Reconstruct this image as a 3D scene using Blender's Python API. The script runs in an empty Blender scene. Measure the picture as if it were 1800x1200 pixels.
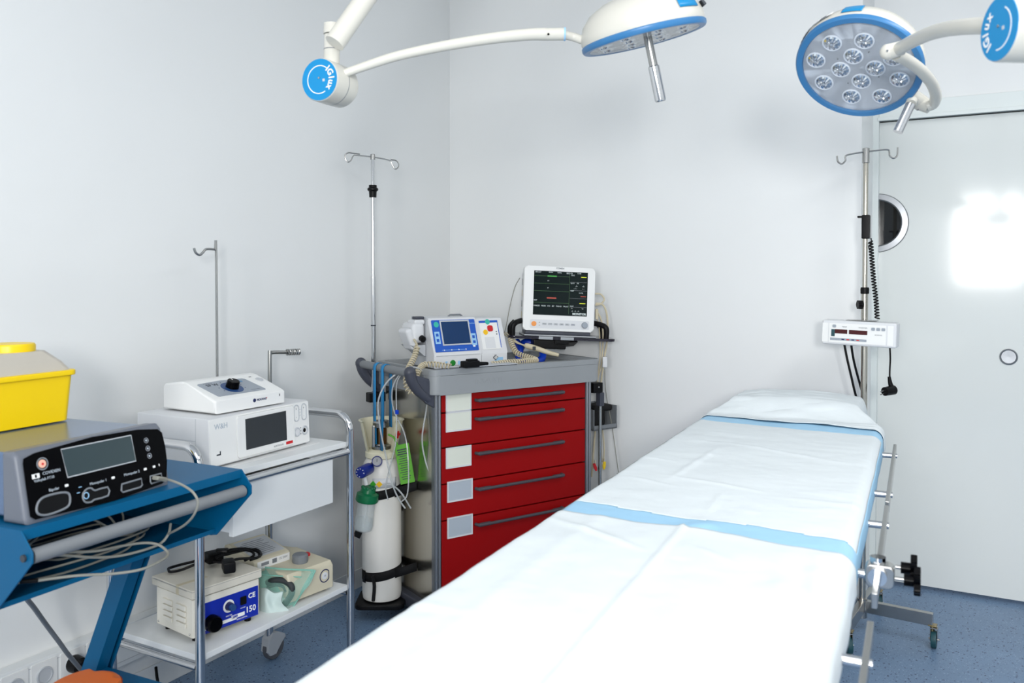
import bpy, bmesh, math, random
from mathutils import Matrix, Vector, noise

random.seed(7)
R = math.radians
I4 = Matrix.Identity(4)
C = bpy.context.scene.collection
SC = bpy.context.scene

# ------------------------------------------------------------------ camera
FPX, HOR, YAW, PITCH, CAMZ = 1500.0, 485.0, R(28.96), R(1.2), 1.4
CY = HOR + FPX * math.tan(PITCH)
RV = Vector((math.cos(YAW), math.sin(YAW), 0))
FH = Vector((-math.sin(YAW), math.cos(YAW), 0))
UPV = Vector((0, 0, 1))
FV = FH * math.cos(PITCH) - UPV * math.sin(PITCH)
UV = UPV * math.cos(PITCH) + FH * math.sin(PITCH)
CAMP = Vector((0, 0, CAMZ))
cam_d = bpy.data.cameras.new('camera')
cam = bpy.data.objects.new('camera', cam_d)
C.objects.link(cam)
cam.location = CAMP
cam.rotation_euler = (R(90) - PITCH, 0, YAW)
cam_d.sensor_width = 36.0
cam_d.lens = 36.0 * FPX / 1800.0
cam_d.shift_y = -(600 - CY) / 1800.0
cam_d.clip_start = 0.02
cam_d.dof.use_dof = True
cam_d.dof.focus_distance = 3.3
cam_d.dof.aperture_fstop = 5.0
SC.camera = cam

# ------------------------------------------------------------------ world, lights, exposure
w = bpy.data.worlds.new('world')
w.use_nodes = True
w.node_tree.nodes['Background'].inputs[0].default_value = (0.75, 0.85, 1.0, 1)
w.node_tree.nodes['Background'].inputs[1].default_value = 0.3
SC.world = w
SC.view_settings.view_transform = 'Standard'
SC.view_settings.look = 'None'
SC.view_settings.gamma = 1.0
SC.view_settings.use_curve_mapping = False
SC.view_settings.exposure = -0.04
SC.cycles.use_denoising = True
SC.cycles.max_bounces = 10
SC.cycles.transparent_max_bounces = 16


def area(name, loc, target, sx, sy, power, col=(1, 1, 1)):
    l = bpy.data.lights.new(name, 'AREA')
    l.shape = 'RECTANGLE'
    l.size, l.size_y = sx, sy
    l.energy = power
    l.color = col
    o = bpy.data.objects.new(name, l)
    C.objects.link(o)
    o.location = loc
    d = Vector(target) - Vector(loc)
    o.rotation_euler = d.to_track_quat('-Z', 'Y').to_euler()
    return o


area('window_light', (0.035, -2.46, 1.80), (0.035, 5, 1.80), 0.63, 0.96, 62, (1.0, 0.992, 0.975))
area('softbox_light', (0.78, -1.3, 1.74), (-1.2, 2.8, 1.45), 0.4, 0.5, 66, (1.0, 0.992, 0.975))
area('ceiling_fill', (-0.3, 0.5, 2.86), (-0.3, 0.5, 0), 1.2, 1.2, 11, (1.0, 0.992, 0.975))  # unseen overhead panel, added as soft fill


area('ceiling_fill', (0.9, 1.9, 2.86), (0.9, 1.9, 0), 0.6, 1.2, 31, (1.0, 0.992, 0.975))  # second unseen panel, added to brighten the left wall and right floor


# ------------------------------------------------------------------ pixel rays, used only to take places off the photograph
def ray(u, v):
    r = FV + RV * ((u - 900) / FPX) + UV * ((CY - v) / FPX)
    return r / r.dot(FH)


def P(u, v, d):
    return CAMP + ray(u, v) * d


def PZ(u, v, z):
    r = ray(u, v)
    return CAMP + r * ((z - CAMZ) / r.z)


def PX(u, v, x):
    r = ray(u, v)
    return CAMP + r * (x / r.x)


def PY(u, v, y):
    r = ray(u, v)
    return CAMP + r * (y / r.y)


def PPL(u, v, p0, n):
    r = ray(u, v)
    return CAMP + r * ((p0 - CAMP).dot(n) / r.dot(n))


# ------------------------------------------------------------------ materials
def lin(c):
    out = []
    for k in c:
        k = k / 255.0
        out.append(k / 12.92 if k <= 0.04045 else ((k + 0.055) / 1.055) ** 2.4)
    return tuple(out) + (1.0,)


MATS = {}


def mat(name, col, rough=0.5, metal=0.0, spec=0.5, var=0.04, scale=6.0, bump=0.0, bscale=60.0, trans=0.0,
        alpha=1.0, ior=1.45, emit=None, estr=0.0, coat=0.0, aniso=0.0):
    m = bpy.data.materials.new(name)
    m.use_nodes = True
    nt = m.node_tree
    b = nt.nodes['Principled BSDF']
    tc = nt.nodes.new('ShaderNodeTexCoord')
    ns = nt.nodes.new('ShaderNodeTexNoise')
    ns.inputs['Scale'].default_value = scale
    ns.inputs['Detail'].default_value = 4
    nt.links.new(tc.outputs['Object'], ns.inputs['Vector'])
    rp = nt.nodes.new('ShaderNodeValToRGB')
    c = lin(col)
    rp.color_ramp.elements[0].position = 0.3
    rp.color_ramp.elements[1].position = 0.7
    rp.color_ramp.elements[0].color = tuple(max(0, k * (1 - var)) for k in c[:3]) + (1,)
    rp.color_ramp.elements[1].color = tuple(min(1, k * (1 + var)) for k in c[:3]) + (1,)
    nt.links.new(ns.outputs['Fac'], rp.inputs[0])
    nt.links.new(rp.outputs[0], b.inputs['Base Color'])
    b.inputs['Roughness'].default_value = rough
    b.inputs['Metallic'].default_value = metal
    b.inputs['Specular IOR Level'].default_value = spec
    b.inputs['IOR'].default_value = ior
    b.inputs['Transmission Weight'].default_value = trans
    b.inputs['Alpha'].default_value = alpha
    b.inputs['Coat Weight'].default_value = coat
    if bump > 0:
        n2 = nt.nodes.new('ShaderNodeTexNoise')
        n2.inputs['Scale'].default_value = bscale
        n2.inputs['Detail'].default_value = 3
        nt.links.new(tc.outputs['Object'], n2.inputs['Vector'])
        bp = nt.nodes.new('ShaderNodeBump')
        bp.inputs['Strength'].default_value = bump
        bp.inputs['Distance'].default_value = 0.002
        nt.links.new(n2.outputs['Fac'], bp.inputs['Height'])
        nt.links.new(bp.outputs[0], b.inputs['Normal'])
    if emit:
        b.inputs['Emission Color'].default_value = lin(emit)
        b.inputs['Emission Strength'].default_value = estr
    MATS[name] = m
    return m


def floor_mat():
    m = mat('floor_vinyl', (108, 134, 164), rough=0.42, var=0.10, scale=3.0, bump=0.05, bscale=220)
    nt = m.node_tree
    b = nt.nodes['Principled BSDF']
    rp = [n for n in nt.nodes if n.type == 'VALTORGB'][0]
    tc = [n for n in nt.nodes if n.type == 'TEX_COORD'][0]
    base = rp.outputs[0]
    for sc, lo, hi, col in ((55, 0.16, 0.20, (38, 52, 84)), (90, 0.14, 0.18, (150, 172, 200)), (140, 0.16, 0.2, (52, 70, 108))):
        vo = nt.nodes.new('ShaderNodeTexVoronoi')
        vo.inputs['Scale'].default_value = sc
        vo.inputs['Randomness'].default_value = 1.0
        nt.links.new(tc.outputs['Object'], vo.inputs['Vector'])
        r2 = nt.nodes.new('ShaderNodeValToRGB')
        r2.color_ramp.elements[0].position = lo
        r2.color_ramp.elements[1].position = hi
        r2.color_ramp.elements[0].color = (1, 1, 1, 1)
        r2.color_ramp.elements[1].color = (0, 0, 0, 1)
        nt.links.new(vo.outputs['Distance'], r2.inputs[0])
        mx = nt.nodes.new('ShaderNodeMix')
        mx.data_type = 'RGBA'
        nt.links.new(r2.outputs[0], mx.inputs[0])
        nt.links.new(base, mx.inputs[6])
        mx.inputs[7].default_value = lin(col)
        base = mx.outputs[2]
    nt.links.new(base, b.inputs['Base Color'])
    return m


floor_mat()
mat('wall_paint', (231, 233, 233), rough=0.38, var=0.012, scale=1.2, bump=0.04, bscale=300)
mat('ceiling_paint', (235, 237, 238), rough=0.9, var=0.01)
mat('door_paint', (222, 226, 224), rough=0.09, var=0.01, scale=1.0)
mat('trim_paint', (222, 229, 228), rough=0.3, var=0.01)
mat('dark_gap', (38, 40, 42), rough=0.8)
mat('corridor_glass', (12, 14, 16), rough=0.04, spec=0.6)
mat('chrome', (205, 206, 208), rough=0.10, metal=1.0, var=0.02)
mat('steel', (170, 170, 168), rough=0.26, metal=1.0, var=0.04)
mat('brushed_steel', (188, 184, 174), rough=0.20, metal=1.0, var=0.05, scale=3)
mat('aluminium', (150, 153, 157), rough=0.35, metal=0.85, var=0.04)
mat('zinc', (150, 136, 100), rough=0.3, metal=1.0)
mat('brass', (150, 108, 70), rough=0.3, metal=1.0)
mat('white_plastic', (232, 233, 232), rough=0.38, var=0.01)
mat('lamp_white', (208, 206, 197), rough=0.25, var=0.01)
mat('laminate', (226, 229, 230), rough=0.4, var=0.01)
mat('grey_white', (214, 216, 219), rough=0.42, var=0.015)
mat('pale_grey', (186, 190, 195), rough=0.45, var=0.02)
mat('panel_grey', (150, 158, 168), rough=0.45, var=0.02)
mat('mid_grey', (118, 123, 129), rough=0.5, var=0.03)
mat('tray_grey', (148, 152, 155), rough=0.42, var=0.02, bump=0.06, bscale=500)
mat('bezel_grey', (102, 107, 117), rough=0.4, var=0.02)
mat('slate_grey', (64, 67, 78), rough=0.45, var=0.04)
mat('handle_grey', (72, 70, 76), rough=0.42, var=0.03)
mat('tube_grey', (120, 124, 128), rough=0.45, var=0.02)
mat('warm_white', (222, 219, 208), rough=0.42, var=0.015)
mat('carton', (208, 204, 192), rough=0.7, var=0.02)
mat('cream', (206, 199, 176), rough=0.45, var=0.03)
mat('cream_label', (222, 226, 214), rough=0.5, var=0.02)
mat('grey_label', (176, 186, 196), rough=0.4, var=0.02)
mat('cord_beige', (196, 186, 160), rough=0.55, var=0.04)
mat('cable_grey', (140, 140, 132), rough=0.5, var=0.04)
mat('red_lacquer', (150, 0, 2), rough=0.5, spec=0.25, var=0.03, scale=2)
mat('black_plastic', (13, 13, 15), rough=0.4, spec=0.2, var=0.1)
mat('black_gloss', (4, 4, 6), rough=0.25, spec=0.08, var=0.1)
mat('black_web', (12, 12, 14), rough=0.85, var=0.15, bump=0.3, bscale=400)
mat('screen_grey', (52, 66, 70), rough=0.2, var=0.03)
mat('screen_dark', (46, 50, 54), rough=0.22, var=0.03)
mat('screen_blue', (16, 52, 96), rough=0.2, var=0.05)
mat('monitor_glass', (9, 22, 22), rough=0.12, spec=0.2, var=0.05, emit=(14, 30, 30), estr=0.15)
mat('trace_green', (60, 150, 60), rough=0.4, emit=(60, 160, 60), estr=0.35)
mat('trace_dim', (52, 92, 46), rough=0.4, emit=(52, 92, 46), estr=0.25)
mat('trace_red', (170, 66, 50), rough=0.4, emit=(170, 66, 50), estr=0.35)
mat('trace_yellow', (200, 210, 40), rough=0.4, emit=(200, 210, 40), estr=0.4)
mat('trace_white', (190, 200, 200), rough=0.4, emit=(180, 190, 190), estr=0.35)
mat('led_window', (70, 22, 24), rough=0.2, var=0.05)
mat('cart_blue', (0, 86, 128), rough=0.45, spec=0.25, var=0.04, scale=2)
mat('device_top', (96, 116, 146), rough=0.22, metal=0.35, var=0.02)
mat('strap_blue', (26, 126, 182), rough=0.5, var=0.05)
mat('royal_blue', (12, 40, 160), rough=0.4, var=0.04)
mat('hose_blue', (14, 62, 190), rough=0.35, var=0.05)
mat('defib_blue', (20, 84, 184), rough=0.4, var=0.03)
mat('light_blue', (150, 196, 232), rough=0.5, var=0.03)
mat('navy', (24, 34, 84), rough=0.4, var=0.04)
mat('knob_blue', (36, 70, 120), rough=0.4, var=0.05)
mat('lamp_blue', (0, 132, 190), rough=0.35, var=0.02)
mat('ring_blue', (56, 118, 170), rough=0.35, var=0.03)
mat('lens_plate', (226, 230, 240), rough=0.35, var=0.02)
mat('teal_button', (50, 178, 160), rough=0.45)
mat('regulator_blue', (24, 46, 140), rough=0.35, var=0.05)
mat('white_print', (235, 236, 236), rough=0.5, var=0.01)
mat('grey_print', (128, 132, 138), rough=0.5, var=0.02)
mat('dark_print', (52, 58, 66), rough=0.5, var=0.02)
mat('red_print', (200, 28, 34), rough=0.5, var=0.03)
mat('orange_print', (238, 150, 72), rough=0.45, var=0.03)
mat('salmon_print', (232, 178, 156), rough=0.45, var=0.03)
mat('green_button', (30, 128, 44), rough=0.4, var=0.05)
mat('sharps_yellow', (238, 202, 0), rough=0.35, var=0.02)
mat('sharps_lid', (206, 200, 188), rough=0.35, trans=0.25, var=0.02)
mat('pedal_orange', (214, 104, 34), rough=0.45, var=0.05)
mat('sheet_white', (219, 226, 229), rough=0.75, var=0.01, bump=0.12, bscale=260)
mat('sheet_blue', (158, 203, 232), rough=0.6, var=0.02, bump=0.08, bscale=200)
mat('mattress_blue', (86, 102, 124), rough=0.5, var=0.04)
mat('oxygen_white', (232, 230, 224), rough=0.35, var=0.02)
mat('guard_cream', (230, 226, 200), rough=0.45, var=0.02)
mat('cap_green', (8, 108, 66), rough=0.35, var=0.05)
mat('tag_green', (92, 166, 48), rough=0.55, var=0.05)
mat('clear_cup', (232, 240, 241), rough=0.08, alpha=0.26, var=0.01)
mat('water', (214, 226, 230), rough=0.05, alpha=0.3, var=0.01)
mat('clear_tube', (226, 230, 232), rough=0.15, trans=0.55, ior=1.25, var=0.02)
mat('smoke_glass', (34, 30, 46), rough=0.06, trans=0.3, var=0.02)
mat('pouch_film', (160, 212, 198), rough=0.25, alpha=0.28, var=0.08, scale=30)
mat('pouch_paper', (206, 224, 222), rough=0.6, alpha=0.85, var=0.05, scale=20)
mat('pouch_seal', (140, 200, 184), rough=0.35, alpha=0.72, var=0.05)
mat('dark_rubber', (44, 50, 52), rough=0.6, var=0.08)
mat('grey_rubber', (92, 94, 100), rough=0.6, var=0.05)
mat('teal_rubber', (28, 70, 78), rough=0.5, var=0.05)
mat('lens_glass', (236, 240, 244), rough=0.02, trans=1.0, ior=1.3, var=0.005)
mat('reflector', (214, 216, 222), rough=0.07, metal=1.0, var=0.02)
mat('cap_yellow', (236, 200, 30), rough=0.4)
mat('cap_red', (200, 30, 40), rough=0.4)
mat('sign_yellow', (240, 190, 20), rough=0.5)
mat('sign_green', (60, 170, 50), rough=0.5)


def thin_pane():
    m = mat('thin_pane', (255, 255, 255))
    nt = m.node_tree
    out = [n for n in nt.nodes if n.type == 'OUTPUT_MATERIAL'][0]
    fr = nt.nodes.new('ShaderNodeFresnel'); ge = nt.nodes.new('ShaderNodeNewGeometry'); mi = nt.nodes.new('ShaderNodeMix')
    mi.inputs[2].default_value = 1.5; mi.inputs[3].default_value = 1 / 1.5
    nt.links.new(ge.outputs['Backfacing'], mi.inputs[0]); nt.links.new(mi.outputs[0], fr.inputs[0])
    tr_ = nt.nodes.new('ShaderNodeBsdfTransparent'); tr_.inputs[0].default_value = (.97, .98, .98, 1)
    gl = nt.nodes.new('ShaderNodeBsdfGlossy'); gl.inputs['Roughness'].default_value = .02
    mx = nt.nodes.new('ShaderNodeMixShader')
    nt.links.new(fr.outputs[0], mx.inputs[0]); nt.links.new(tr_.outputs[0], mx.inputs[1]); nt.links.new(gl.outputs[0], mx.inputs[2])
    nt.links.new(mx.outputs[0], out.inputs[0])


thin_pane()


# ------------------------------------------------------------------ mesh builder
def rrect(w_, h_, r, n=5, cx=0, cy=0):
    pts = []
    for sx, sy, a0 in ((1, 1, 0), (-1, 1, 90), (-1, -1, 180), (1, -1, 270)):
        for k in range(n + 1):
            a = R(a0 + 90 * k / n)
            pts.append((cx + sx * (w_ / 2 - r) + r * math.cos(a), cy + sy * (h_ / 2 - r) + r * math.sin(a)))
    return pts


def spline(pts, res=6, closed=False):
    pts = [Vector(p) for p in pts]
    n = len(pts)
    if n < 3:
        return pts
    out = []
    rng = n if closed else n - 1
    for i in range(rng):
        if closed:
            p0, p1, p2, p3 = pts[(i - 1) % n], pts[i], pts[(i + 1) % n], pts[(i + 2) % n]
        else:
            p1, p2 = pts[i], pts[i + 1]
            p0 = pts[i - 1] if i > 0 else p1 * 2 - p2
            p3 = pts[i + 2] if i + 2 < n else p2 * 2 - p1
        for k in range(res):
            t = k / res
            out.append(0.5 * ((2 * p1) + (p2 - p0) * t + (2 * p0 - 5 * p1 + 4 * p2 - p3) * t * t + (3 * p1 - p0 - 3 * p2 + p3) * t ** 3))
    if not closed:
        out.append(pts[-1])
    return out


def frames(pts, closed=False):
    n = len(pts)
    T = []
    for i in range(n):
        a = pts[(i - 1) % n] if (closed or i > 0) else pts[i]
        b = pts[(i + 1) % n] if (closed or i < n - 1) else pts[i]
        t = (b - a)
        T.append(t.normalized() if t.length > 1e-9 else Vector((0, 0, 1)))
    ref = Vector((0, 0, 1)) if abs(T[0].z) < 0.9 else Vector((1, 0, 0))
    N = [(ref - T[0] * ref.dot(T[0])).normalized()]
    for i in range(1, n):
        v = N[-1] - T[i] * N[-1].dot(T[i])
        N.append(v.normalized() if v.length > 1e-6 else N[-1])
    return T, N


class MB:
    def __init__(self):
        self.V, self.F = [], []

    def add(self, V, F, M=None):
        k = len(self.V)
        self.V += [(M @ Vector(v)) if M is not None else Vector(v) for v in V]
        self.F += [tuple(i + k for i in f) for f in F]
        return self

    def addbm(self, bm, M=None):
        bm.verts.index_update()
        self.add([v.co.copy() for v in bm.verts], [[v.index for v in f.verts] for f in bm.faces], M)
        bm.free()
        return self

    def box(self, c, s, b=0.0, seg=2, M=None, rot=None):
        bm = bmesh.new()
        bmesh.ops.create_cube(bm, size=1.0)
        for v in bm.verts:
            v.co = Vector((v.co.x * s[0], v.co.y * s[1], v.co.z * s[2]))
        if b > 0:
            bmesh.ops.bevel(bm, geom=bm.edges[:], offset=min(b, min(s) * 0.49), segments=seg, profile=0.5, affect='EDGES')
        m = Matrix.Translation(c)
        if rot is not None:
            m = m @ rot
        if M is not None:
            m = M @ m
        return self.addbm(bm, m)

    def b2(self, lo, hi, b=0.0, seg=2, M=None):
        c = [(lo[i] + hi[i]) / 2 for i in range(3)]
        s = [abs(hi[i] - lo[i]) for i in range(3)]
        return self.box(c, s, b, seg, M)

    def prism(self, poly, z0, z1, M=None, b=0.0, seg=2, bevel_all=False):
        bm = bmesh.new()
        lo = [bm.verts.new((x, y, z0)) for x, y in poly]
        hi = [bm.verts.new((x, y, z1)) for x, y in poly]
        n = len(poly)
        bm.faces.new(list(reversed(lo)))
        bm.faces.new(hi)
        for i in range(n):
            bm.faces.new((lo[i], lo[(i + 1) % n], hi[(i + 1) % n], hi[i]))
        if b > 0:
            bm.edges.ensure_lookup_table()
            es = [e for e in bm.edges if bevel_all or abs(e.verts[0].co.z - e.verts[1].co.z) < 1e-6]
            bmesh.ops.bevel(bm, geom=es, offset=b, segments=seg, profile=0.5, affect='EDGES')
        return self.addbm(bm, M)

    def ring(self, outer, inner, z0, z1, M=None):
        n = len(outer)
        V = [(x, y, z0) for x, y in outer] + [(x, y, z0) for x, y in inner] + [(x, y, z1) for x, y in outer] + [(x, y, z1) for x, y in inner]
        F = []
        for i in range(n):
            j = (i + 1) % n
            F += [(i, j, 2 * n + j, 2 * n + i), (n + j, n + i, 3 * n + i, 3 * n + j), (2 * n + i, 2 * n + j, 3 * n + j, 3 * n + i), (j, i, n + i, n + j)]
        return self.add(V, F, M)

    def tube(self, pts, r, n=8, res=0, closed=False, M=None, cap=True):
        pts = [Vector(p) for p in pts]
        if res:
            pts = spline(pts, res, closed)
        T, N = frames(pts, closed)
        V, F = [], []
        m = len(pts)
        for i, p in enumerate(pts):
            rr = r(i / max(1, m - 1)) if callable(r) else r
            B = T[i].cross(N[i])
            for k in range(n):
                a = 2 * math.pi * k / n
                V.append(p + N[i] * (rr * math.cos(a)) + B * (rr * math.sin(a)))
        for i in range(m if closed else m - 1):
            for k in range(n):
                a, b_ = i * n + k, i * n + (k + 1) % n
                j = (i + 1) % m
                F.append((a, b_, j * n + (k + 1) % n, j * n + k))
        if cap and not closed:
            F.append(tuple(reversed(range(n))))
            F.append(tuple((m - 1) * n + k for k in range(n)))
        return self.add(V, F, M)

    def cyl(self, p0, p1, r0, r1=None, n=18, M=None):
        r1 = r0 if r1 is None else r1
        return self.tube([p0, p1], lambda t: r0 + (r1 - r0) * t, n=n, M=M)

    def lathe(self, prof, n=24, M=None, a0=0.0, a1=360.0, loop=False):
        full = abs(a1 - a0) >= 359.9
        m = n if full else n + 1
        V, F = [], []
        for r_, z in prof:
            for k in range(m):
                a = R(a0 + (a1 - a0) * k / n)
                V.append((r_ * math.cos(a), r_ * math.sin(a), z))
        for i in range(len(prof) - 1):
            for k in range(n):
                k2 = (k + 1) % m
                F.append((i * m + k, i * m + k2, (i + 1) * m + k2, (i + 1) * m + k))
        if full and loop:
            e = (len(prof) - 1) * m
            F += [(e + k, e + (k + 1) % m, (k + 1) % m, k) for k in range(m)]
        elif full:
            if prof[0][0] > 1e-6:
                F.append(tuple(reversed(range(m))))
            if prof[-1][0] > 1e-6:
                F.append(tuple((len(prof) - 1) * m + k for k in range(m)))
        return self.add(V, F, M)

    def sph(self, c, r, n=14, M=None, sc=(1, 1, 1)):
        bm = bmesh.new()
        bmesh.ops.create_uvsphere(bm, u_segments=n, v_segments=max(6, n // 2), radius=r)
        m = Matrix.Translation(c) @ Matrix.Diagonal((sc[0], sc[1], sc[2], 1))
        return self.addbm(bm, (M @ m) if M is not None else m)

    def coil(self, path, rc, rw, turns, n=6, per=12, res=8, M=None):
        pts = spline(path, res)
        T, N = frames(pts)
        L = [0]
        for i in range(1, len(pts)):
            L.append(L[-1] + (pts[i] - pts[i - 1]).length)
        out = []
        tot = turns * per
        j = 0
        for q in range(tot + 1):
            s = L[-1] * q / tot
            while j < len(pts) - 2 and L[j + 1] < s:
                j += 1
            t = (s - L[j]) / max(1e-9, L[j + 1] - L[j])
            p = pts[j].lerp(pts[j + 1], t)
            nn = N[j].lerp(N[j + 1], t).normalized()
            bb = T[j].cross(nn).normalized()
            a = 2 * math.pi * q / per
            out.append(p + nn * (rc * math.cos(a)) + bb * (rc * math.sin(a)))
        return self.tube(out, rw, n=n, M=M)

    def build(self, name, m, parent=None, sharp=38, label=None, kind=None, origin=None):
        me = bpy.data.meshes.new(name)
        V = self.V
        o = bpy.data.objects.new(name, me)
        if parent is None and origin is None and kind is None:
            xs = [v.x for v in V]; ys = [v.y for v in V]; zs = [v.z for v in V]
            origin = Vector(((min(xs) + max(xs)) / 2, (min(ys) + max(ys)) / 2, min(zs)))
        if origin is not None:
            V = [v - origin for v in V]
            o.location = origin
        me.from_pydata([tuple(v) for v in V], [], self.F)
        bm = bmesh.new()
        bm.from_mesh(me)
        bmesh.ops.recalc_face_normals(bm, faces=bm.faces[:])
        bm.to_mesh(me)
        bm.free()
        me.shade_smooth()
        me.set_sharp_from_angle(angle=R(sharp))
        me.materials.append(MATS[m])
        wn_ = o.modifiers.new('weighted_normals', 'WEIGHTED_NORMAL')
        wn_.keep_sharp = True
        C.objects.link(o)
        if parent is not None:
            o.parent = parent
        if label:
            o['label'] = label
        if kind:
            o['kind'] = kind
        return o


FR = {}


def thing(name, label, cat, loc=(0, 0, 0), rz=0.0, group=None, M=None):
    o = bpy.data.objects.new(name, None)
    o.empty_display_size = 0.05
    C.objects.link(o)
    if M is None:
        M = Matrix.Translation(loc) @ Matrix.Rotation(rz, 4, 'Z')
    o.matrix_basis = M
    FR[o] = M.copy()
    o['label'] = label
    o['category'] = cat
    if group:
        o['group'] = group
    return o


def tag(o, label, cat, group=None):
    o['label'] = label
    o['category'] = cat
    if group:
        o['group'] = group
    return o


def struct(name, mb, m, parent=None):
    return mb.build(name, m, parent, kind=None if parent else 'structure')


def L(t, p):
    return FR[t].inverted() @ Vector(p)


def fmat(o, right, up):
    r_ = Vector(right).normalized()
    u_ = Vector(up)
    u_ = (u_ - r_ * u_.dot(r_)).normalized()
    n_ = r_.cross(u_)
    m = Matrix((r_, u_, n_)).transposed().to_4x4()
    m.translation = Vector(o)
    return m


class Face:
    """a flat face of a thing: a to the right, b up, c out of it"""

    def __init__(self, t, o, right, up):
        self.t = t
        self.M = fmat(o, right, up)
        self.W = FR[t] @ self.M
        self.Wi = self.W.inverted()

    def ab(self, u, v):
        q = self.Wi @ PPL(u, v, self.W.translation, self.W.to_3x3() @ Vector((0, 0, 1)))
        return q.x, q.y

    def rect(self, p0, p1):
        a0, b0 = self.ab(*p0)
        a1, b1 = self.ab(*p1)
        return (a0 + a1) / 2, (b0 + b1) / 2, abs(a1 - a0), abs(b1 - b0)

    def plate(self, name, m, a, b, w_, h_, th=0.002, r=0.0, parent=None, c=0.0, label=None, n=4):
        mb = MB()
        if r > 0:
            mb.prism(rrect(w_, h_, min(r, 0.499 * min(w_, h_)), n, a, b), c, c + th, self.M)
        else:
            mb.b2((a - w_ / 2, b - h_ / 2, c), (a + w_ / 2, b + h_ / 2, c + th), M=self.M)
        return mb.build(name, m, parent or self.t, label=label)

    def disc(self, name, m, a, b, r, th=0.003, parent=None, c=0.0, label=None, n=20):
        mb = MB().lathe([(r, 0), (r, th * 0.75), (r * 0.94, th), (0, th)], n, self.M @ Matrix.Translation((a, b, c)))
        return mb.build(name, m, parent or self.t, label=label)

    def text(self, s, size, a, b, m, parent=None, c=0.0005, name='lettering', align='LEFT', rot=0.0, bold=0.0):
        cu = bpy.data.curves.new('tmp', 'FONT')
        cu.body = s
        cu.size = size
        cu.align_x = align
        cu.align_y = 'CENTER'
        cu.extrude = 0.0002
        cu.resolution_u = 2
        cu.offset = bold
        ob = bpy.data.objects.new('tmp', cu)
        C.objects.link(ob)
        dg = bpy.context.evaluated_depsgraph_get()
        me = bpy.data.meshes.new_from_object(ob.evaluated_get(dg))
        bpy.data.objects.remove(ob)
        bpy.data.curves.remove(cu)
        M = self.M @ Matrix.Translation((a, b, c)) @ Matrix.Rotation(rot, 4, 'Z')
        me.transform(M)
        me.materials.clear()
        me.materials.append(MATS[m])
        me.name = name
        o = bpy.data.objects.new(name, me)
        C.objects.link(o)
        o.parent = parent or self.t
        return o


# ------------------------------------------------------------------ the setting
WX, WY, DX, DY, ZC = -2.45, 3.757, -0.4446, 4.17, 2.9
RX, FY = 2.4, -2.5
struct('floor', MB().b2((WX - .1, FY - .1, -0.1), (RX + .1, DY + .3, 0)), 'floor_vinyl')
struct('ceiling', MB().b2((WX - .1, FY - .1, ZC), (RX + .1, DY + .3, ZC + .1)), 'ceiling_paint')
struct('wall_left', MB().b2((WX - .1, FY - .1, 0), (WX, WY, ZC)), 'wall_paint')
struct('wall_back', MB().b2((WX - .1, WY, 0), (DX, DY + .3, ZC)), 'wall_paint')
struct('wall_right', MB().b2((RX, FY - .1, 0), (RX + .1, DY + .3, ZC)), 'wall_paint')
# wall behind the camera, with the opening of the window that mirrors in the door
wn = MB()
wn.b2((WX, FY - .1, 0), (-0.30, FY, ZC)).b2((0.37, FY - .1, 0), (RX, FY, ZC)).b2((-0.30, FY - .1, 0), (0.37, FY, 1.30)).b2((-0.30, FY - .1, 2.30), (0.37, FY, ZC))
struct('wall_front', wn, 'wall_paint')
# door wall: header and jamb round the sliding leaf
JX = PY(1543, 500, DY).x
HZ = PY(1545, 212, DY).z
dw = MB()
dw.b2((DX - .001, DY, 0), (JX - .045, DY + .2, ZC)).b2((JX - .045, DY, HZ + .075), (RX, DY + .2, ZC))
struct('wall_far', dw, 'wall_paint')
tr = MB().b2((JX - .045, DY - .012, 0), (JX, DY + .06, HZ + .075), .002).b2((JX, DY - .012, HZ), (RX - .01, DY + .06, HZ + .075), .002)
tr.b2((JX - .004, DY - .018, HZ - .004), (RX - .02, DY - .010, HZ + .012), .001)
struct('trim_1', tr, 'trim_paint')
gp = MB().b2((JX, DY + .055, 0.0), (JX + .012, DY + .058, HZ)).b2((JX, DY + .055, HZ - .012), (RX - .02, DY + .058, HZ))
struct('trim_2', gp, 'dark_gap')
# sliding door leaf, with half a porthole showing past the jamb
pc = PY(1541, 392, DY + .03)
prad = abs(PY(1598, 392, DY + .03).x - pc.x)
DLX = 1.35
door = MB()
NN = 48
V, F = [], []
x0, x1, z0, z1 = JX - .30, DLX, 0.018, HZ - .006
rim = []
for k in range(NN):
    a = 2 * math.pi * k / NN
    ca, sa = math.cos(a), math.sin(a)
    ts = []
    if ca > 1e-9: ts.append((x1 - pc.x) / ca)
    if ca < -1e-9: ts.append((x0 - pc.x) / ca)
    if sa > 1e-9: ts.append((z1 - pc.z) / sa)
    if sa < -1e-9: ts.append((z0 - pc.z) / sa)
    t = min(ts)
    rim.append((pc.x + ca * t, pc.z + sa * t))
for cx_, cz_ in ((x0, z0), (x0, z1), (x1, z0), (x1, z1)):   # square corners
    an = math.atan2(cz_ - pc.z, cx_ - pc.x) % (2 * math.pi)
    rim[round(an / (2 * math.pi) * NN) % NN] = (cx_, cz_)
hole = [(pc.x + prad * .97 * math.cos(2 * math.pi * k / NN), pc.z + prad * .97 * math.sin(2 * math.pi * k / NN)) for k in range(NN)]
MD = Matrix(((1, 0, 0, 0), (0, 0, 1, 0), (0, 1, 0, 0), (0, 0, 0, 1)))
door.ring(rim, hole, DY + .030, DY + .054, MD)
d1 = struct('door_1', door, 'door_paint')
MPH = Matrix.Translation((pc.x, DY + .03, pc.z)) @ Matrix.Rotation(R(90), 4, 'X')
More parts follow.
